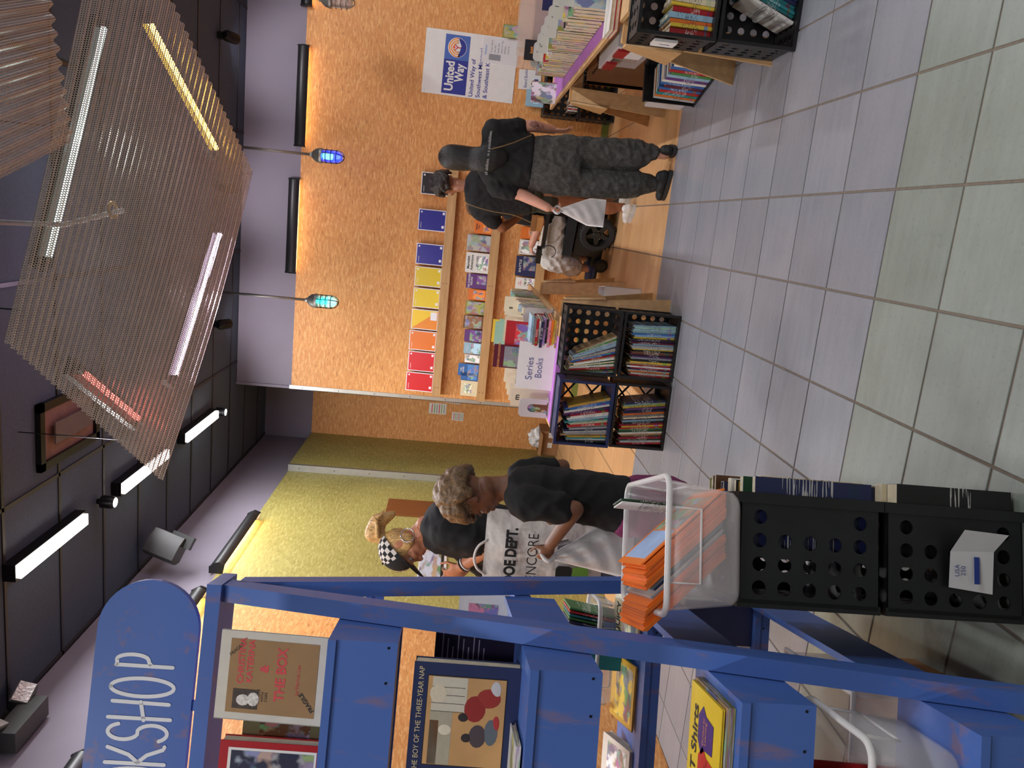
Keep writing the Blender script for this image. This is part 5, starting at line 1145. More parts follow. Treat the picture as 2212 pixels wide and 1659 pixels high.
# ================================================================== people
from mathutils import noise as mnoise
def fuse(mb, voxel, name, mat, parent, it=6, fac=.5, off=Vector((0, 0, 0)), fold=0.):
    """weld overlapping solids into one continuous skin"""
    me = mb.mesh('tmp'); bm = bmesh.new(); bm.from_mesh(me); bmesh.ops.recalc_face_normals(bm, faces=bm.faces); bm.to_mesh(me); bm.free()
    tmp = bpy.data.objects.new('tmp', me); COL.objects.link(tmp)
    r = tmp.modifiers.new('r', 'REMESH'); r.mode = 'VOXEL'; r.voxel_size = voxel; r.use_smooth_shade = True
    if it: s = tmp.modifiers.new('s', 'SMOOTH'); s.factor = fac; s.iterations = it
    out = bpy.data.meshes.new_from_object(tmp.evaluated_get(bpy.context.evaluated_depsgraph_get()))
    bpy.data.objects.remove(tmp); bpy.data.meshes.remove(me); out.name = name; out.materials.clear(); out.materials.append(mat)
    if fold:
        out.update(); nn = [v.normal.copy() for v in out.vertices]
        for v, n_ in zip(out.vertices, nn):
            c = v.co; d = mnoise.noise((c.x*5+c.z*3, c.y*5-c.z*2, c.z*11+c.x*9)) + .6*mnoise.noise((c.x*11, c.y*11+4, c.z*19-c.x*14)); v.co = c + n_*(fold*(1-abs(d)*2.2))
    out.transform(Matrix.Translation(-off))
    for p in out.polygons: p.use_smooth = True
    return link(name, out, parent)
def chain(mb, pts, rad, k=14):
    for i in range(len(pts)-1): mb.cone(pts[i], pts[i+1], rad[i], rad[i+1], k)
    return mb
def loft(mb, secs, M3=None, k=22):
    """stack of ellipses (centre, half width, half depth)"""
    vs = []
    for c, rx, ry in secs:
        for j in range(k):
            q = Vector((rx*math.cos(2*math.pi*j/k), ry*math.sin(2*math.pi*j/k), 0)); vs.append(Vector(c)+(M3 @ q if M3 else q))
    n = len(secs); mb.add(vs, [(i*k+j, i*k+(j+1) % k, (i+1)*k+(j+1) % k, (i+1)*k+j) for i in range(n-1) for j in range(k)]+[tuple(range(k))[::-1], tuple(range((n-1)*k, n*k))]); return mb
def hand(mb, w_, f, s, size=1., curl=(25, 40, 30), spread=.06):
    """w_ wrist, f towards the fingertips, s towards the thumb; palm normal n"""
    w_ = Vector(w_); f = Vector(f).normalized(); s = Vector(s); s = (s-f*s.dot(f)).normalized(); n = f.cross(s)
    k = size; M3 = Matrix((s, f, n)).transposed()
    mb.ball(w_+f*.045*k, (.038*k, .052*k, .015*k), 14, M3); mb.ball(w_+f*.02*k, (.03*k, .035*k, .018*k), 12, M3)
    for i, (o_, L_) in enumerate(((.027, .072), (.009, .08), (-.009, .075), (-.026, .058))):
        p = w_+f*(.082-.006*abs(i-1))*k+s*o_*k; a = 0; sp = (1.5-i)*spread
        for j, fr in enumerate((.45, .32, .26)):
            a += math.radians(curl[j]); d = (f*math.cos(a)+n*math.sin(a)+s*sp).normalized(); q = p+d*L_*fr*k
            mb.cone(p, q, .0086*k-.0008*j, .008*k-.0008*j, 8); p = q
    p = w_+f*.025*k+s*.028*k
    for j, (d, L_) in enumerate((((f*.55+s*.75+n*.25), .036), ((f*.85+s*.35+n*.35), .03), ((f*.95+n*.4), .024))):
        q = p+d.normalized()*L_*k; mb.cone(p, q, .0105*k-.001*j, .0095*k-.001*j, 8); p = q
def headform(mb, c, fwd, up, k=1.):
    """cranium, jaw, nose, lips, ears in one lump; returns frame"""
    fwd = Vector(fwd).normalized(); up = Vector(up); up = (up-fwd*up.dot(fwd)).normalized(); sd = fwd.cross(up)
    M3 = Matrix((sd, fwd, up)).transposed(); c = Vector(c)
    def P(x, y, z): return c + (sd*x+fwd*y+up*z)*k
    def B(p, r): mb.ball(P(*p), tuple(q*k for q in r), 16, M3)
    B((0, -.008, .025), (.074, .094, .092)); B((0, .03, -.03), (.06, .066, .075)); B((0, .055, -.085), (.036, .036, .03)); B((0, .01, -.065), (.058, .06, .045))
    mb.cone(P(0, .088, .0), P(0, .106, -.03), .007*k, .0125*k, 10); B((.011, .096, -.034), (.009, .01, .007)); B((-.011, .096, -.034), (.009, .01, .007))
    B((0, .084, .022), (.05, .014, .012)); B((0, .088, -.055), (.024, .01, .0065)); B((0, .085, -.067), (.021, .01, .007))
    for s in (-1, 1): B((s*.038, .075, -.018), (.022, .022, .02)); B((s*.074, -.005, -.005), (.009, .02, .032)); B((s*.08, -.014, .008), (.006, .016, .02))
    return M3, P
def face_bits(t, c, fwd, up, k, off, lip, brow, iris=(60, 40, 28)):
    fwd = Vector(fwd).normalized(); up = Vector(up); up = (up-fwd*up.dot(fwd)).normalized(); sd = fwd.cross(up); c = Vector(c)-off
    M3 = Matrix((sd, fwd, up)).transposed()
    def P(x, y, z): return c + (sd*x+fwd*y+up*z)*k
    for s in (-1, 1):
        e = MB().ball(P(s*.032, .0775, .003), .0115*k, 12).build('eyeball', plain('eye white', rgb(176, 170, 162), .3, var=0), t, True)
        MB().ball(P(s*.032, .0865, .0), .005*k, 8).build('iris', plain('iris brown', rgb(*iris), .2, var=0), e, True)
        MB().tube([P(s*.016, .093, .02), P(s*.032, .094, .026), P(s*.052, .083, .021)], .0035*k, 6).build('eyebrow', brow, t, True)
    MB().ball(P(0, .0905, -.055), (.022*k, .009*k, .0055*k), 12, M3).ball(P(0, .0875, -.066), (.019*k, .009*k, .006*k), 12, M3).build('lips', lip, t, True)
def skin_mat(name, c):
    if name in MATS: return MATS[name]
    mt = plain(name, c, .5, var=.1, sc=14, bmp=.05); b = mt.node_tree.nodes['Principled BSDF']; b.inputs['Subsurface Weight'].default_value = .08; b.inputs['Subsurface Radius'].default_value = (.02, .008, .004); return mt
def cloth(name, c=(.1, .1, .1, 1), rough=.85, fold=.5, sc=5):
    if name in MATS: return MATS[name]
    mt, nt, b = nodes(name); v = coords(nt, 'Object', (1, 1, .55)); f = noise(nt, v, sc, 3, .45); g = noise(nt, coords(nt), 260, 2)
    nt.links.new(mixc(nt, mth(nt, 'MULTIPLY', g, .3), tuple(x*.8 for x in c[:3])+(1,), tuple(min(1, x*1.25) for x in c[:3])+(1,)), b.inputs['Base Color'])
    b.inputs['Roughness'].default_value = rough; bump(nt, b, f, fold, .06); return mt
def denim(name, c):
    if name in MATS: return MATS[name]
    mt, nt, b = nodes(name); v = coords(nt, 'Object', (1, 1, .5)); f = noise(nt, v, 6, 4, .5); g = noise(nt, coords(nt), 34, 4, .7)
    a = mixc(nt, ramp(nt, g, [(.4, (0, 0, 0, 1)), (.68, (1, 1, 1, 1))]), c, tuple(min(1, x*1.9+.01) for x in c[:3])+(1,))
    nt.links.new(a, b.inputs['Base Color']); b.inputs['Roughness'].default_value = .9; bump(nt, b, f, .7, .06); return mt
def hairm(name, c=(.1, .1, .1, 1), sc=(90, 90, 14)):
    if name in MATS: return MATS[name]
    mt, nt, b = nodes(name); f = noise(nt, coords(nt, 'Object', sc), 1.5, 4, .6)
    nt.links.new(ramp(nt, f, [(.3, tuple(x*.45 for x in c[:3])+(1,)), (.7, tuple(min(1, x*1.5) for x in c[:3])+(1,))]), b.inputs['Base Color']); b.inputs['Roughness'].default_value = .45
    bump(nt, b, f, .6, .01); return mt
def curls(c, fwd, up, k, r_in, size, n, mask, seed):
    rnd = random.Random(seed); mb = MB(); fwd = Vector(fwd).normalized(); up = Vector(up); up = (up-fwd*up.dot(fwd)).normalized(); sd = fwd.cross(up); c = Vector(c)
    M3 = Matrix((sd, fwd, up)).transposed(); mb.ball(c+(up*.05-fwd*.024)*k, tuple(q*k*r_in for q in (.078, .086, .078)), 16, M3)
    i = 0
    while i < n:
        d = Vector((rnd.gauss(0, 1), rnd.gauss(0, 1), rnd.gauss(0, 1))).normalized()
        if not mask(d): continue
        p = Vector((d.x*.085, d.y*.096-.014, d.z*.1+.03))*k*(r_in+rnd.uniform(0, .12)); mb.ball(c+sd*p.x+fwd*p.y+up*p.z, size*rnd.uniform(.7, 1.3), 6); i += 1
    return mb
PALE, TANS, BRWN, DKB = skin_mat('fair skin', rgb(206, 150, 126)), skin_mat('tanned skin', rgb(190, 126, 92)), skin_mat('brown skin', rgb(120, 78, 54)), skin_mat('warm brown skin', rgb(140, 88, 58))
BTEE = cloth('black jersey', rgb(13, 13, 14)); GTEE = cloth('charcoal jersey', rgb(22, 20, 23))
SHOE = plain('black shoe fabric', rgb(20, 20, 21), .7); SOLE = plain('dark rubber sole', rgb(38, 38, 40), .6)
Z = Vector((0, 0, 1))
def shoe(t, off, heel, dirv, L_=.25, w_=.045, mat=None, sole=None, name='shoe'):
    """heel: point on the floor under the heel"""
    d = Vector(dirv).normalized(); s = d.cross(Z); h = Vector(heel); mb = MB(); M3 = Matrix((s, d, Z)).transposed()
    mb.ball(h+d*.05+Z*.055, (w_*.85, .062, .05), 14, M3); mb.ball(h+d*.12+Z*.05, (w_*.95, .08, .042), 14, M3); mb.ball(h+d*(L_-.06)+Z*.042, (w_, .06, .032), 14, M3); mb.ball(h+d*.045+Z*.085, (w_*.75, .045, .03), 12, M3)
    o = fuse(mb, .006, name, mat or SHOE, t, 4, .5, off)
    sb_ = MB(); pts = []
    for i in range(20):
        q = 2*math.pi*i/20; y = math.cos(q); x = math.sin(q); pts.append(h-off+d*(L_/2-.01+y*(L_/2+.006))+s*(x*w_*(1.05+.1*y))+Z*.0)
    sb_.prism(pts, (0, 0, .028)); sb_.build('sole', sole or SOLE, o)
    return o
def pillow(name, M, outline, th, mat, parent, n=18, wr=.006, seed=3):
    """soft bag: outline gives left/right x at each height t"""
    rnd = random.Random(seed); vs = []; nn = 14; ph = [rnd.uniform(0, 6) for _ in range(6)]
    for i in range(n+1):
        t_ = i/n; l, r_, y = outline(t_)
        for sg in (1, -1):
            for j in range(nn+1):
                u = j/nn; x = l+(r_-l)*u; e = math.sin(math.pi*u)**.6*math.sin(math.pi*min(1, max(0, t_*.94+.03)))**.5
                z = sg*th/2*e + wr*(math.sin(14*u+ph[0]+6*t_)+math.sin(23*t_+ph[1]-9*u))*(.4+e)
                vs.append(M @ Vector((x, y, z)))
    k = 2*(nn+1); fs = []
    for i in range(n):
        for sg in (0, 1):
            for j in range(nn):
                a = i*k+sg*(nn+1)+j; fs.append((a, a+1, a+k+1, a+k) if sg == 0 else (a, a+k, a+k+1, a+1))
        for e in (0, nn): a = i*k+e; b_ = i*k+nn+1+e; fs.append((a, a+k, b_+k, b_))
    mb = MB().add(vs, fs); return mb.build(name, mat, parent, True)
# ------------------------------------------------------------------ woman in black tee and grey jeans, seen from behind
YA = 5.78
def A(x, y, dy=0.): return ony(x, y, YA+dy)
base = Vector((.53, YA, 0)); t = thing('person', 'person from behind in black tee and baggy grey jeans holding a white bag', 'person', base)
sk = MB(); hc = A(985, 341, .02); fA = Vector((-.15, 1, -.08))
headform(sk, hc, fA, Z, 1.0); chain(sk, [A(1020, 345), A(1062, 345)], [.052, .058])
rs_, ls_ = A(1068, 282), A(1078, 404)
re_, rw_ = A(1150, 272, .02), A(1196, 281, .1); le_, lw_ = A(1128, 421, -.02), A(1184, 449, -.08)
chain(sk, [rs_, re_, rw_], [.052, .043, .03]); chain(sk, [ls_, le_, lw_], [.052, .044, .031])
hand(sk, rw_, A(1235, 286, .1)-rw_, Vector((-.3, 1, .2)), .95, (15, 25, 20)); hand(sk, lw_, A(1222, 462, -.06)-lw_, Vector((-.2, 1, .3)), .95, (50, 60, 40))
for hip, an in ((A(1290, 330), A(1422, 331, .0)), (A(1290, 390), A(1424, 397, .05))): chain(sk, [hip, an], [.06, .04]); sk.cone(an, an-Z*.05, .04, .04)
chain(sk, [A(1050, 345), A(1215, 356)], [.085, .1]); sk.cone(A(1215, 356), A(1290, 330), .07, .06); sk.cone(A(1215, 356), A(1290, 390), .07, .06); sk.cone(A(1070, 345), rs_, .05, .05); sk.cone(A(1070, 345), ls_, .05, .05)
body = fuse(sk, .006, 'body', PALE, t, 4, .5, base)
sh = MB(); wa = A(1140, 350)
M3 = Matrix(((1, 0, 0), (0, 1, 0), (0, 0, 1)))
loft(sh, [(A(1032, 345), .07, .06), (A(1042, 345), .12, .085), (A(1052, 344), .17, .105), (A(1075, 344), .2, .12), (A(1105, 346), .195, .13), (A(1135, 349), .195, .135), (A(1148, 350), .19, .135)])
chain(sh, [A(1058, 330), rs_+Vector((0, 0, .01))], [.06, .078]); chain(sh, [A(1062, 356), ls_+Vector((0, 0, .01))], [.06, .078])
sh.cone(rs_, rs_+(re_-rs_)*.62, .078, .07); sh.cone(ls_, ls_+(le_-ls_)*.5, .078, .068)
fuse(sh, .009, 'tee_shirt', BTEE, t, 8, .5, base, fold=0.006)
pn = MB(); loft(pn, [(A(1140, 352), .175, .12), (A(1165, 354), .19, .135), (A(1200, 357), .21, .15), (A(1230, 358), .215, .145), (A(1250, 358), .2, .12)])
kr, kl = A(1325, 332, .0), A(1318, 396, .02)
chain(pn, [A(1215, 328), kr, A(1378, 333, .02), A(1408, 330)], [.112, .108, .102, .062]); chain(pn, [A(1215, 388), kl, A(1372, 397, .04), A(1408, 397, .05)], [.112, .108, .1, .06])
fuse(pn, .009, 'jeans', denim('washed black denim', rgb(58, 57, 54)), t, 5, .5, base, .008)
hr = MB(); hcu = hc+Z*.028; hr.ball(hcu+Vector((.0, -.015, .0)), (.092, .106, .102), 18)
loft(hr, [(hcu+Vector((0, -.015, .06)), .07, .08), (hc+Vector((0, -.02, .03)), .091, .105), (hc+Vector((0, -.035, -.04)), .09, .1), (hc+Vector((0, -.055, -.1)), .085, .085), (A(1032, 343, -.09), .085, .06), (A(1050, 342, -.115), .1, .045), (A(1070, 341, -.13), .095, .035), (A(1088, 340, -.135), .06, .025), (A(1098, 340, -.135), .03, .015)])
fuse(hr, .008, 'hair', hairm('black hair', rgb(13, 11, 10)), t, 22, .5, base)
shoe(t, base, onz(1463, 326)+Vector((0, .0, 0)), (.05, 1, 0)); shoe(t, base, onz(1452, 382)+Vector((.03, 0, 0)), (-.75, .6, 0))
text('shirt_lettering', 'all abilities.  in a possibilities.', .03, plain('pale print ink', rgb(190, 188, 184)), t, T(*(A(1055, 330, -.16)-base)) @ Rz(.05) @ UPRIGHT @ Rz(-.02), width=.3)
MB().tube([A(1062, 322, -.155)-base, A(1085, 316, -.165)-base, A(1110, 308, -.15)-base, A(1148, 292, -.12)-base], .004, 6).build('strap', plain('bronze strap', rgb(120, 92, 52), .5), t)
tt = MB(); tt.ball(A(1153, 268, -.028)-base, (.02, .008, .033), 12).ball(A(1168, 273, -.014)-base, (.013, .007, .02), 12).ball(A(1160, 276, -.024)-base, (.01, .006, .014), 10); tt.build('tattoo', plain('tattoo ink', rgb(146, 100, 88), .6, var=.35, sc=70), t, True)
# her bag
bp = lw_ + (A(1222, 462, -.06)-lw_)*.8
tb_ = thing('plastic_bag', 'half-clear white plastic bag hanging from the hand of the person in grey jeans', 'bag', (bp.x, bp.y, 0))
FILM = plain('milky film', rgb(214, 210, 206), .3, var=.06, bmp=.15, alpha=.86)
a_, c_ = A(1212, 462, -.1), A(1308, 445, -.1); hgt = a_.z-c_.z
Mb2 = T(a_.x-bp.x+.03, a_.y-bp.y, c_.z) @ UPRIGHT
pillow('film', Mb2, lambda q: ((-.02-.075*min(1, (1-q)*1.6), .015+.085*min(1, (1-q)*1.6), hgt*q)), .07, FILM, tb_, wr=.003)
MB().tube(spl([Mb2 @ Vector((0, hgt-.01, 0)), Mb2 @ Vector((-.03, hgt+.03, .03)), Mb2 @ Vector((-.01, hgt+.055, .0)), Mb2 @ Vector((.02, hgt+.03, -.03)), Mb2 @ Vector((0, hgt-.01, 0))]), .009, 8).build('handle', FILM, tb_, True)
# ------------------------------------------------------------------ curly-haired person bending beside the shelves
YBp = 6.9
def B_(x, y, dy=0.): return ony(x, y, YBp+dy)
base = Vector((.25, YBp, 0)); t = thing('person', 'person with short dark curls, black tee and a thin gold shoulder strap', 'person', base)
sk = MB(); hc = B_(968, 398, .02); fB = Vector((-.55, .8, -.25))
headform(sk, hc, fB, Vector((-.1, .1, 1)), 1.0); chain(sk, [B_(990, 402, -.01), B_(1018, 402, -.03)], [.052, .058])
ls_, le_, lw_ = B_(1035, 452, .0), B_(1085, 492, .05), B_(1120, 470, .25)
rs_, re_, rw_ = B_(1035, 378, .1), B_(1090, 372, .3), B_(1120, 400, .45)
chain(sk, [ls_, le_, lw_], [.055, .045, .032]); chain(sk, [rs_, re_, rw_], [.055, .045, .032]); hand(sk, lw_, Vector((.2, 1, -.2)), Z, .95, (30, 40, 30)); hand(sk, rw_, Vector((-.2, 1, -.2)), Z, .95, (30, 40, 30))
f1, f2 = onz(1372, 455), onz(1364, 424)
for hip, kn, ft in ((B_(1195, 437), B_(1275, 447, .0), f1+Vector((.02, .06, .09))), (B_(1195, 405), B_(1275, 418, .1), f2+Vector((.02, .04, .09)))):
    chain(sk, [hip, kn, ft], [.085, .06, .036]); sk.ball(kn-Z*.15+Vector((0, -.02, 0)), (.052, .058, .1), 12); sk.cone(ft, ft+Vector((-.06, .1, -.06)), .036, .028)
chain(sk, [B_(1020, 404), B_(1190, 420)], [.085, .1]); sk.cone(B_(1035, 412), ls_, .05, .05); sk.cone(B_(1035, 412), rs_, .05, .05)
fuse(sk, .0065, 'body', DKB, t, 4, .5, base); face_bits(t, hc, fB, Vector((-.1, .1, 1)), 1., base, plain('brown lips', rgb(120, 60, 54), .4), hairm('dark curls', rgb(34, 25, 21), (60, 60, 60)))
sh = MB(); loft(sh, [(B_(1004, 404, -.02), .07, .07), (B_(1012, 407), .13, .1), (B_(1024, 412), .2, .13), (B_(1055, 415), .215, .15), (B_(1090, 417), .19, .15), (B_(1130, 419), .18, .145), (B_(1150, 420), .18, .145)])
chain(sh, [B_(1025, 430), ls_], [.07, .085]); chain(sh, [B_(1025, 390, .05), rs_], [.07, .085]); sh.cone(ls_, ls_+(le_-ls_)*.62, .085, .075); sh.cone(rs_, rs_+(re_-rs_)*.5, .085, .075)
fuse(sh, .009, 'tee_shirt', GTEE, t, 8, .5, base, fold=0.006)
pn = MB(); pn.ball(B_(1150, 420), (.165, .14, .12), 18); chain(pn, [B_(1160, 434), B_(1188, 437)], [.1, .108]); chain(pn, [B_(1160, 404), B_(1188, 405)], [.1, .108])
CAMO = cloth('patterned shorts', rgb(52, 50, 36)); fuse(pn, .009, 'shorts', CAMO, t, 6, .5, base)
fuse(curls(hc, fB, Vector((-.1, .1, 1)), 1., 1.06, .02, 240, lambda d: (d.z > .05 and not (d.y > .6 and d.z < .35)) or (d.y < -.2 and d.z > -.6), 5), .007, 'hair', hairm('dark curls'), t, 2, .4, base)
for f_ in (f1, f2): shoe(t, base, f_+Vector((.035, -.02, 0)), (-.55, .8, 0), .24, .042, plain('white canvas shoe', rgb(214, 210, 204), .6), plain('white rubber', rgb(200, 198, 194), .5))
tb_ = thing('handbag', 'small tan handbag on a thin gold strap at the hip of the curly-haired person', 'handbag', (0, 0, 0))
TANL = plain('tan leather', rgb(176, 122, 66), .5)
hb = B_(1158, 482, -.22); Mh_ = T(*hb) @ Rz(-.35) @ Matrix.Scale(.8, 4)
MB().box((-.075, -.03, -.07), (.075, .03, .05), Mh_).build('pouch', TANL, tb_); MB().box((-.08, -.034, .0), (.08, -.03, .055), Mh_).build('flap', plain('dark tan leather', rgb(140, 94, 50), .5), tb_)
MB().tube(spl([B_(1003, 432, -.11), B_(1014, 442, -.15), B_(1060, 456, -.18), B_(1110, 465, -.2), hb+Z*.04]), .004, 6).build('strap', plain('bronze strap'), tb_)
# ------------------------------------------------------------------ power wheelchair and its user
HW = Vector((-.87, .49, 0)).normalized(); SW = HW.cross(Z)          # heading, and its right-hand side
wc = onz(1330, 510); WR = .175
near = Vector((wc.x, wc.y+.02, 0)); cW = near + (-SW if SW.y < 0 else SW)*.27
nl = (near-cW).normalized()                                         # towards the camera side
MW = Matrix((HW, HW.cross(Z)*-1, Z)).transposed().to_4x4(); MW.translation = cW; ly = 1 if (MW.to_3x3() @ Vector((0, 1, 0))).dot(nl) > 0 else -1
t = thing('power_wheelchair', 'black power wheelchair with treaded drive wheels before the lowest shelf', 'wheelchair', M=MW)
TYRE = plain('black tyre rubber', rgb(34, 33, 32), .8); HUB = plain('dark wheel hub', rgb(40, 42, 38), .4)
def wheel(x, y, r, w_, spokes=True):
    M_ = T(x, y, r+.001) @ Rx(math.pi/2)
    g = MB().lathe([(r*.66, -w_/2), (r*.9, -w_/2), (r, -w_*.3), (r, w_*.3), (r*.9, w_/2), (r*.66, w_/2), (r*.66, -w_/2)], M_, 32, False); g.build('tyre', TYRE, t, 'auto')
    if spokes:
        tr = MB()
        for k in range(30): a = 2*math.pi*k/30; tr.box((r-.006, -w_*.42, -.007), (r+.004, w_*.42, .007), T(x, y, r+.001) @ Ry(a))
        tr.build('tread', TYRE, t)
        h_ = MB()
        for k in range(5): a = 2*math.pi*k/5; h_.prism([(T(x, y-w_*.2, r) @ Ry(a)) @ Vector(p) for p in ((.02, 0, -.028), (r*.66, 0, -.018), (r*.66, 0, .018), (.02, 0, .028))], (MW.to_3x3().inverted() @ Vector((0, 0, 0))) + Vector((0, w_*.4, 0)))
        ho = h_.build('hub_spokes', HUB, t)
        MB().lathe([(.03, -w_*.35), (.035, -w_*.2), (.035, w_*.2), (.03, w_*.35)], M_, 16).build('hub_cap', HUB, t, 'auto')
        for k in range(5):
            a = 2*math.pi*(k+.5)/5
            for s in (-1, 1): MB().ball((x+.045*math.cos(a), y+s*w_*.32, r+.045*math.sin(a)), .006, 8).build('lug_nut', STEEL, ho, True)
    else: MB().lathe([(.012, -w_*.4), (r*.68, -w_*.42), (r*.68, w_*.42), (.012, w_*.4)], M_, 20).build('hub', HUB, t, 'auto')
for s in (-1, 1): wheel(0, s*.27, WR, .075); wheel(.37, s*.24, .07, .045, False); wheel(-.33, s*.2, .065, .04, False)
MB().box((-.3, -.2, .1), (.3, .2, .36)).build('motor_box', BLACK, t)
MB().box((.2, -.19, .07), (.42, -.15, .16)).box((.2, .15, .07), (.42, .19, .16)).build('front_fork', BLACK, t)
MB().box((-.22, -.22, .38), (.3, .22, .47)).build('seat_cushion', plain('black cushion', rgb(28, 28, 30), .8), t)
MB().box((-.3, -.22, .47), (-.22, .22, .98)).build('backrest', plain('black cushion'), t)
for s in (-1, 1):
    MB().box((-.2, s*.27-.03, .66), (.2, s*.27+.03, .695)).build('armrest', BLACK, t); MB().box((-.18, s*.26-.012, .4), (-.15, s*.26+.012, .66)).build('arm_post', DARKMETAL, t)
jx = .28; MB().box((jx-.07, ly*.27-.035, .68), (jx+.09, ly*.27+.035, .73)).build('joystick_box', BLACK, t); MB().tube([(jx+.03, ly*.27, .73), (jx+.035, ly*.27, .79)], .009, 8).build('joystick', BLACK, t)
MB().tube([(.22+.07*math.cos(q), ly*.315, .62+.07*math.sin(q)) for q in [math.radians(50+20*i) for i in range(15)]], .0045, 6).build('cable', BLACK, t)
MB().box((.42, -.17, .075), (.62, .17, .09)).build('footplate', BLACK, t); MB().bar((.32, 0, .3), (.46, 0, .09), .05, .03).build('footplate_hanger', DARKMETAL, t)
t = thing('person', 'seated person in white trousers with a hand on the wheelchair joystick', 'person', M=MW)
sk = MB(); hc = Vector((-.02, 0, 1.3)); headform(sk, hc, (1, 0, -.1), Z, .98); chain(sk, [(-.05, 0, 1.2), (-.06, 0, 1.1)], [.052, .06])
for s in (-1, 1):
    e = Vector((-.08, s*.27, .74)); w_ = Vector((.19, s*.27, .79)) if s == ly else Vector((.14, s*.2, .74))
    chain(sk, [(-.09, s*.2, 1.02), e, w_], [.055, .048, .033]); hand(sk, w_, Vector((1, 0, -.1 if s == ly else -.3)), Vector((0, -s, .3)), .95, (25, 45, 35))
    chain(sk, [(.47, s*.1, .5), (.5, s*.1, .17)], [.06, .04]); sk.cone((.5, s*.1, .17), (.55, s*.1, .13), .035, .03)
chain(sk, [(-.06, 0, 1.1), (-.04, 0, .6)], [.08, .1])
for s in (-1, 1): sk.cone((-.06, 0, 1.04), (-.09, s*.2, 1.02), .05, .05); chain(sk, [(-.03, s*.05, .58), (.43, s*.1, .56), (.47, s*.1, .5)], [.06, .055, .055])
fuse(sk, .0065, 'body', PALE, t, 4, .5); face_bits(t, hc, (1, 0, -.1), Z, .98, Vector((0, 0, 0)), plain('pink lips', rgb(176, 96, 90), .4), hairm('brown hair', rgb(84, 60, 40)))
sh = MB(); sh.ball((-.08, 0, .98), (.12, .2, .14), 18).ball((-.07, 0, .8), (.13, .18, .18), 18).ball((-.05, 0, .64), (.15, .19, .12), 18)
for s in (-1, 1): chain(sh, [(-.08, s*.12, 1.06), (-.09, s*.21, 1.02), (-.085, s*.25, .84)], [.065, .082, .075])
fuse(sh, .01, 'tee_shirt', BTEE, t, 8)
pn = MB(); pn.ball((-.03, 0, .58), (.17, .19, .12), 18)
for s in (-1, 1): chain(pn, [(0, s*.1, .565), (.44, s*.11, .57), (.49, s*.11, .33)], [.105, .1, .105]); pn.ball((.25, s*.14, .52), (.22, .07, .07), 14)
fuse(pn, .01, 'white_trousers', cloth('white linen', rgb(226, 221, 214), .8, .8, 9), t, 5, fold=.01)
fuse(curls(hc, (1, 0, -.1), Z, .98, 1.06, .018, 160, lambda d: d.z > -.1 and not (d.y > .5 and d.z < .3), 11), .008, 'hair', hairm('brown hair'), t, 5)
for s in (-1, 1): o = shoe(t, Vector((0, 0, 0)), (.46, s*.1, .092), (1, 0, 0), .22, .042, plain('blue clog', rgb(62, 78, 120), .5), plain('blue clog'), 'clog')
# ------------------------------------------------------------------ curly child in black tee with white carrier
TD_ = 3.2
def D_(x, y, dt=0.): return ondepth(x, y, TD_+dt)
g_ = D_(1350, 1090); base = Vector((g_.x, g_.y, 0)); t = thing('person', 'child with brown curls, black tee and purple shorts, head bent over a white carrier', 'person', base)
sk = MB(); hc = D_(1025, 1066); fD = (D_(1062, 1115, .05)-hc); uD = (hc-D_(1085, 1052, -.02))
fD = (fD + Vector((0, -.015, 0)))
headform(sk, hc, fD, uD, .93); chain(sk, [D_(1060, 1052), D_(1098, 1054)], [.045, .05])
ls_, le_, lw_ = D_(1138, 1088, -.13), D_(1243, 1100, -.17), D_(1190, 1175, -.05)
rs_, re_, rw_ = D_(1130, 1028, .12), D_(1215, 1008, .2), D_(1205, 1100, .3)
chain(sk, [ls_, le_, lw_], [.042, .034, .025]); chain(sk, [rs_, re_, rw_], [.042, .034, .025])
hand(sk, lw_, D_(1172, 1210, -.02)-lw_, Z, .82, (35, 50, 40)); hand(sk, rw_, D_(1192, 1140, .33)-rw_, Z, .82, (35, 50, 40))
k1, k2 = D_(1465, 1105, -.02), D_(1465, 1080, .12)
for hip, kn in ((D_(1380, 1105, -.02), k1), (D_(1380, 1075, .1), k2)):
    an = Vector((kn.x+.03, kn.y-.02, .09)); chain(sk, [hip, kn, an], [.06, .05, .034]); sk.cone(an, an+Vector((-.06, .03, -.05)), .034, .028)
chain(sk, [D_(1100, 1054), D_(1370, 1090, .03)], [.06, .075]); sk.cone(D_(1130, 1058), ls_, .04, .04); sk.cone(D_(1130, 1058), rs_, .04, .04)
fuse(sk, .0055, 'body', BRWN, t, 4, .5, base); face_bits(t, hc, fD, uD, .93, base, plain('brown lips'), hairm('sandy curls', rgb(112, 84, 52), (60, 60, 60)))
sh = MB(); M3 = Matrix.Rotation(math.atan2((rs_-ls_).y, (rs_-ls_).x), 3, 'Z')
loft(sh, [(D_(1092, 1053), .055, .052), (D_(1102, 1055), .09, .07), (D_(1118, 1056), .115, .085), (D_(1150, 1057), .125, .094), (D_(1200, 1063), .12, .098), (D_(1260, 1074), .12, .106), (D_(1320, 1085), .13, .114), (D_(1352, 1090), .13, .116)], M3)
chain(sh, [D_(1118, 1068, -.04), ls_], [.06, .072]); chain(sh, [D_(1115, 1045, .05), rs_], [.05, .068]); sh.cone(ls_, ls_+(le_-ls_)*.66, .072, .066); sh.cone(rs_, rs_+(re_-rs_)*.6, .068, .062)
fuse(sh, .008, 'tee_shirt', BTEE, t, 8, .5, base, fold=0.006)
pn = MB(); pn.ball(D_(1350, 1095), (.135, .12, .09), 18, M3); chain(pn, [D_(1375, 1108, -.03), D_(1450, 1108, -.03)], [.1, .1]); chain(pn, [D_(1375, 1076, .1), D_(1450, 1080, .12)], [.1, .1])
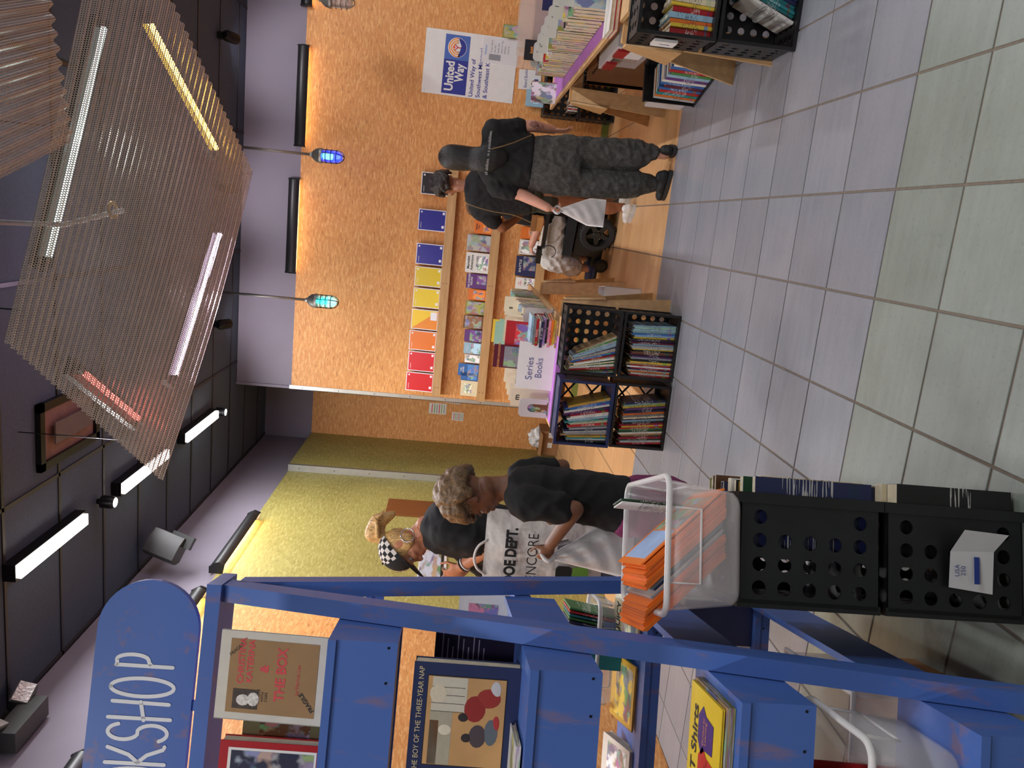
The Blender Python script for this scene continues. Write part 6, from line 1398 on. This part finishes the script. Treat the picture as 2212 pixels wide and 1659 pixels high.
fuse(pn, .009, 'shorts', cloth('purple shorts cloth', rgb(126, 42, 92)), t, 6, .5, base, .006)
fuse(curls(hc, fD, uD, .93, 1.14, .021, 340, lambda d: (d.z > .12 and not (d.y > .8 and d.z < .3)) or (d.y < -.3 and d.z > -.5), 21), .006, 'hair', hairm('sandy curls'), t, 1, .4, base)
for kn in (k1, k2): shoe(t, base, (kn.x+.06, kn.y-.04, 0), (-.9, .4, 0), .22, .04, plain('grey trainer', rgb(120, 120, 124), .7))
cb_ = lw_ + (D_(1172, 1210, -.02)-lw_)*.8
tb_ = thing('plastic_bag', 'thin white plastic carrier held low by the child with curls', 'bag', (cb_.x, cb_.y, 0))
top, bot = D_(1195, 1200, -.03), D_(1372, 1130, -.0); xd = Vector((math.cos(YAW), math.sin(YAW), 0)); hgt = top.z-bot.z
Mb3 = frame(Vector((cb_.x-tb_.location.x, cb_.y-tb_.location.y, bot.z))+xd*.02, xd, Z)
pillow('film', Mb3, lambda q: (-.03-.06*(1-q), .0+.15*min(1, (1-q)*1.5), hgt*q), .08, FILM, tb_, wr=.004, seed=8)
MB().tube(spl([Mb3 @ Vector((0, hgt-.02, 0)), Mb3 @ Vector((-.03, hgt+.02, .03)), Mb3 @ Vector((-.0, hgt+.05, 0)), Mb3 @ Vector((.03, hgt+.01, .0)), Mb3 @ Vector((.05, hgt-.06, 0))]), .009, 8).build('handle', FILM, tb_, True)
# ------------------------------------------------------------------ fair-haired person in a chequered cap
TE = 3.95
def E_(x, y, dt=0.): return ondepth(x, y, TE+dt)
g_ = E_(1350, 1205); base = Vector((g_.x, g_.y, 0)); t = thing('person', 'person in a chequered cap and black top, fair ponytail, hoop earring, leaning forward', 'person', base)
sk = MB(); hc = E_(872, 1182); fE = E_(906, 1224, -.04)-hc; uE = E_(818, 1203)-hc
headform(sk, hc, fE, uE, 1.0); chain(sk, [E_(890, 1166), E_(925, 1140)], [.05, .058])
ls_, le_, lw_ = E_(965, 1150, -.14), E_(1062, 1178, -.16), E_(998, 1222, -.08)
rs_, re_, rw_ = E_(955, 1125, .16), E_(1040, 1190, .2), E_(990, 1240, .12)
chain(sk, [ls_, le_, lw_], [.052, .042, .03]); chain(sk, [rs_, re_, rw_], [.052, .042, .03])
hand(sk, lw_, E_(972, 1240, -.06)-lw_, Z, .95, (30, 45, 35)); hand(sk, rw_, E_(975, 1262, .1)-rw_, Z, .95, (30, 45, 35))
ft = [Vector((base.x+a__, base.y+b__, .09)) for a__, b__ in ((.02, -.09), (.02, .1))]
for f_, dt in zip(ft, (-.09, .1)): chain(sk, [Vector((f_.x, f_.y, .5)), f_], [.05, .036]); sk.cone(f_, f_+Vector((-.08, .02, -.05)), .036, .028)
chain(sk, [E_(925, 1140), E_(1060, 1153), E_(1200, 1190)], [.07, .085, .1]); sk.cone(E_(955, 1138), ls_, .05, .05); sk.cone(E_(955, 1138), rs_, .05, .05)
for f_, dt in zip(ft, (-.09, .1)): chain(sk, [E_(1205, 1192, dt*.7), Vector((f_.x, f_.y, .5))], [.07, .05])
fuse(sk, .006, 'body', TANS, t, 4, .5, base); face_bits(t, hc, fE, uE, 1., base, plain('rose lips', rgb(160, 80, 76), .4), plain('fair brow', rgb(150, 112, 66), .7))
M3 = Matrix.Rotation(math.atan2((rs_-ls_).y, (rs_-ls_).x), 3, 'Z')
sh = MB(); loft(sh, [(E_(915, 1140), .07, .065), (E_(924, 1138), .13, .1), (E_(940, 1136), .19, .13), (E_(980, 1137), .21, .15), (E_(1040, 1148), .195, .155), (E_(1110, 1164), .19, .155), (E_(1180, 1182), .19, .16)], M3)
chain(sh, [E_(938, 1140, -.06), ls_], [.07, .085]); chain(sh, [E_(938, 1130, .08), rs_], [.07, .085]); sh.cone(ls_, ls_+(le_-ls_)*.6, .085, .078); sh.cone(rs_, rs_+(re_-rs_)*.55, .085, .078); chain(sh, [E_(1000, 1165, -.02), E_(1050, 1222, .1)], [.1, .07])
fuse(sh, .009, 'black_top', BTEE, t, 8, .5, base, fold=0.006)
pn = MB(); pn.ball(E_(1190, 1190), (.18, .15, .14), 18, M3)
for f_, dt in zip(ft, (-.09, .1)): chain(pn, [E_(1215, 1195, dt), Vector((f_.x, f_.y, .5)), Vector((f_.x, f_.y, .16))], [.11, .09, .085])
fuse(pn, .01, 'jeans', denim('dark blue denim', rgb(34, 42, 64)), t, 5, .5, base)
for f_ in ft: shoe(t, base, (f_.x+.04, f_.y-.0, 0), (-.95, .25, 0))
fE_, uE_ = fE.normalized(), (uE-fE.normalized()*uE.dot(fE.normalized())).normalized(); sE = fE_.cross(uE_); ME = Matrix((sE, fE_, uE_)).transposed()
def HE(x, y, z): return hc+sE*x+fE_*y+uE_*z
BLOND = hairm('fair hair', rgb(206, 162, 98))
hr = MB(); hr.ball(HE(0, -.02, .015), (.083, .098, .09), 16, ME); hr.ball(HE(.06, .0, -.03), (.022, .045, .05), 12, ME).ball(HE(-.06, .0, -.03), (.022, .045, .05), 12, ME)
chain(hr, [HE(0, -.1, .05), HE(0, -.16, .07), HE(.0, -.19, .02), HE(0, -.17, -.06)], [.03, .05, .045, .02])
for k in range(14): a = random.uniform(-.05, .05); chain(hr, [HE(a, -.12, .06), HE(a*1.4, -.18, .06+a), HE(a*1.6, -.2-random.uniform(0, .03), random.uniform(-.06, .06))], [.012, .01, .004], 6)
fuse(hr, .006, 'hair', BLOND, t, 2, .5, base)
for s in (-1, 1): MB().tube([HE(s*.085, -.01+.034*math.cos(q), -.062+.034*math.sin(q))-base for q in [2*math.pi*i/24 for i in range(24)]], .0032, 6, closed=True).build('hoop_earring', plain('silver', rgb(206, 206, 206), .25, .9), t, True)
# cap: chequered crown, black front, brim, band lettering
def chequer():
    mt, nt, b = nodes('chequered cap cloth'); tc_ = N(nt, 'ShaderNodeUVMap'); ck = N(nt, 'ShaderNodeTexChecker'); ck.inputs['Scale'].default_value = 1.; ck.inputs['Color1'].default_value = rgb(206, 198, 190); ck.inputs['Color2'].default_value = rgb(22, 21, 22)
    nt.links.new(tc_.outputs[0], ck.inputs['Vector']); nt.links.new(ck.outputs[0], b.inputs['Base Color']); b.inputs['Roughness'].default_value = .9; return mt
CPM = T(*(hc-base)) @ ME.to_4x4(); PT = t; cp = None
def dome(a0, a1, nm, mat, r=1.0):
    vs = []; uv = []; nu, nv = 20, 8
    for i in range(nv+1):
        el = math.radians(2+86*i/nv)
        for j in range(nu+1):
            az = math.radians(a0+(a1-a0)*j/nu); vs.append((.089*r*math.cos(el)*math.sin(az), .108*r*math.cos(el)*math.cos(az)-.008, .03+.098*r*math.sin(el))); uv.append((az*3.6, el*4.2))
    fs = [(i*(nu+1)+j, i*(nu+1)+j+1, (i+1)*(nu+1)+j+1, (i+1)*(nu+1)+j) for i in range(nv) for j in range(nu)]
    me = bpy.data.meshes.new(nm); me.from_pydata(vs, [], fs); me.materials.append(mat); ul = me.uv_layers.new()
    for lp in me.loops: ul.data[lp.index].uv = uv[lp.vertex_index]
    for p in me.polygons: p.use_smooth = True
    return link(nm, me, cp) if cp else link(nm, me, PT, CPM)
cp = dome(62, 298, 'cap', chequer()); cp['label'] = 'black and white chequered cap with black front'
fp = dome(-64, 64, 'front_panel', cloth('black cap cloth', rgb(24, 24, 25)), 1.012)
br = [(.085*math.sin(a), .075*math.cos(a)+.0, .034) for a in [math.radians(-80+160*i/16) for i in range(17)]]; bo = [(.092*math.sin(a), .075+.105*math.cos(a), .018+.012*abs(math.sin(a))) for a in [math.radians(-80+160*i/16) for i in range(17)]]
MB().add(br+bo, [(i, i+1, 18+i, 17+i) for i in range(16)]).build('brim', cloth('black cap cloth'), cp, True).modifiers.new('thickness', 'SOLIDIFY').thickness = .004
MB().ball((0, -.008, .13), .007, 8).build('button', cloth('black cap cloth'), cp)
for k, s_ in enumerate(('SIS', 'DEF', 'THE')): text('lettering', s_, .022, plain('pale thread', rgb(214, 206, 196)), cp, T(-.012, .103-.012*k, .06+.02*k) @ Rx(math.radians(100)) @ Rz(math.pi) , bold=.04)
# watch and bracelets belong to the arm
wv = (lw_-le_).normalized()
for f_, r_, mt, nm in ((.15, .043, BLACK, 'watch'), (.9, .034, WHITE, 'bracelet'), (.96, .033, BLACK, 'bracelet')):
    c_ = le_+(lw_-le_)*f_; x_ = wv.orthogonal().normalized(); y_ = wv.cross(x_); MB().tube([c_-base+(x_*math.cos(q)+y_*math.sin(q))*r_ for q in [2*math.pi*i/18 for i in range(18)]], .006 if nm == 'watch' else .004, 6, closed=True, ).build(nm, mt, t)
# tote bag on the forearm
tl, tr_, bl_ = E_(1040, 1262, -.32), E_(1055, 1096, -.32), E_(1300, 1262, -.32)
xv = (tr_-tl); xv.z = 0; hgt = tl.z-bl_.z; wdt = xv.length
tb_ = thing('tote_bag', 'white tote bag with bold black lettering hung on the arm of the capped person', 'bag', M=frame(Vector((tl.x, tl.y, bl_.z)), xv, Z))
TOTE = cloth('white tote cloth', rgb(222, 216, 208), .6, .6, 7)
pillow('pouch', Matrix.Identity(4), lambda q: (.0, wdt*(.93+.07*q), hgt*q), .07, TOTE, tb_, wr=.003, seed=4)
MB().tube(spl([(.05, hgt-.01, .01), (.08, hgt+.03, .02), (.13, hgt+.045, .02), (.18, hgt+.03, .02), (.21, hgt-.01, .01)]), .006, 8).build('handle', TOTE, tb_, True)
for s_, sz, yy, bd, wd in (('DOE DEPT.', .07, .78, .05, wdt*.72), ('ENCORE', .07, .6, -.005, wdt*.6)): text('lettering', s_, sz, INK, tb_, T(wdt*.42, hgt*yy, .043), bold=bd, width=wd)
for cx__, cy__, cc in ((.08, .33, (24, 22, 22)), (.08, .19, (104, 150, 50)), (.19, .19, (150, 150, 150)), (.19, .33, (90, 90, 96))):
    q = MB().prism([(*p, .042) for p in arc(cx__+.02, hgt*cy__+.02, .018, .018, 0, 90, 4)+arc(cx__-.02, hgt*cy__+.02, .018, .018, 90, 180, 4)+arc(cx__-.02, hgt*cy__-.02, .018, .018, 180, 270, 4)+arc(cx__+.02, hgt*cy__-.02, .018, .018, 270, 360, 4)], (0, 0, .002)).build('printed_square', PAINT, tb_); q.color = (*[lin(c__/255) for c__ in cc], 1)
# poster on the olive wall behind the cap
a_, b_, c_ = [onx(*q, XL+.006) for q in ((905, 1210), (895, 1262), (962, 1268))]
t = thing('wall_poster', 'white poster with a crowded coloured picture on the olive wall beyond the cap', 'poster', M=frame(Vector((XL+.006, min(a_.y, b_.y), c_.z)), (0, 1, 0), Z)); W_, H_ = abs(a_.y-b_.y)+.35, a_.z-c_.z
MB().box((0, 0, -.003), (W_, H_, 0)).build('sheet', WHITE, t); p = MB().box((W_*.05, H_*.2, 0), (W_*.95, H_*.95, .001)).build('picture', PICT, t); p.color = (*[lin(q/255) for q in (206, 214, 226)], 1)
MB().box((W_*.05, H_*.1, 0), (W_*.95, H_*.2, .001)).build('dark_band', INK, t)
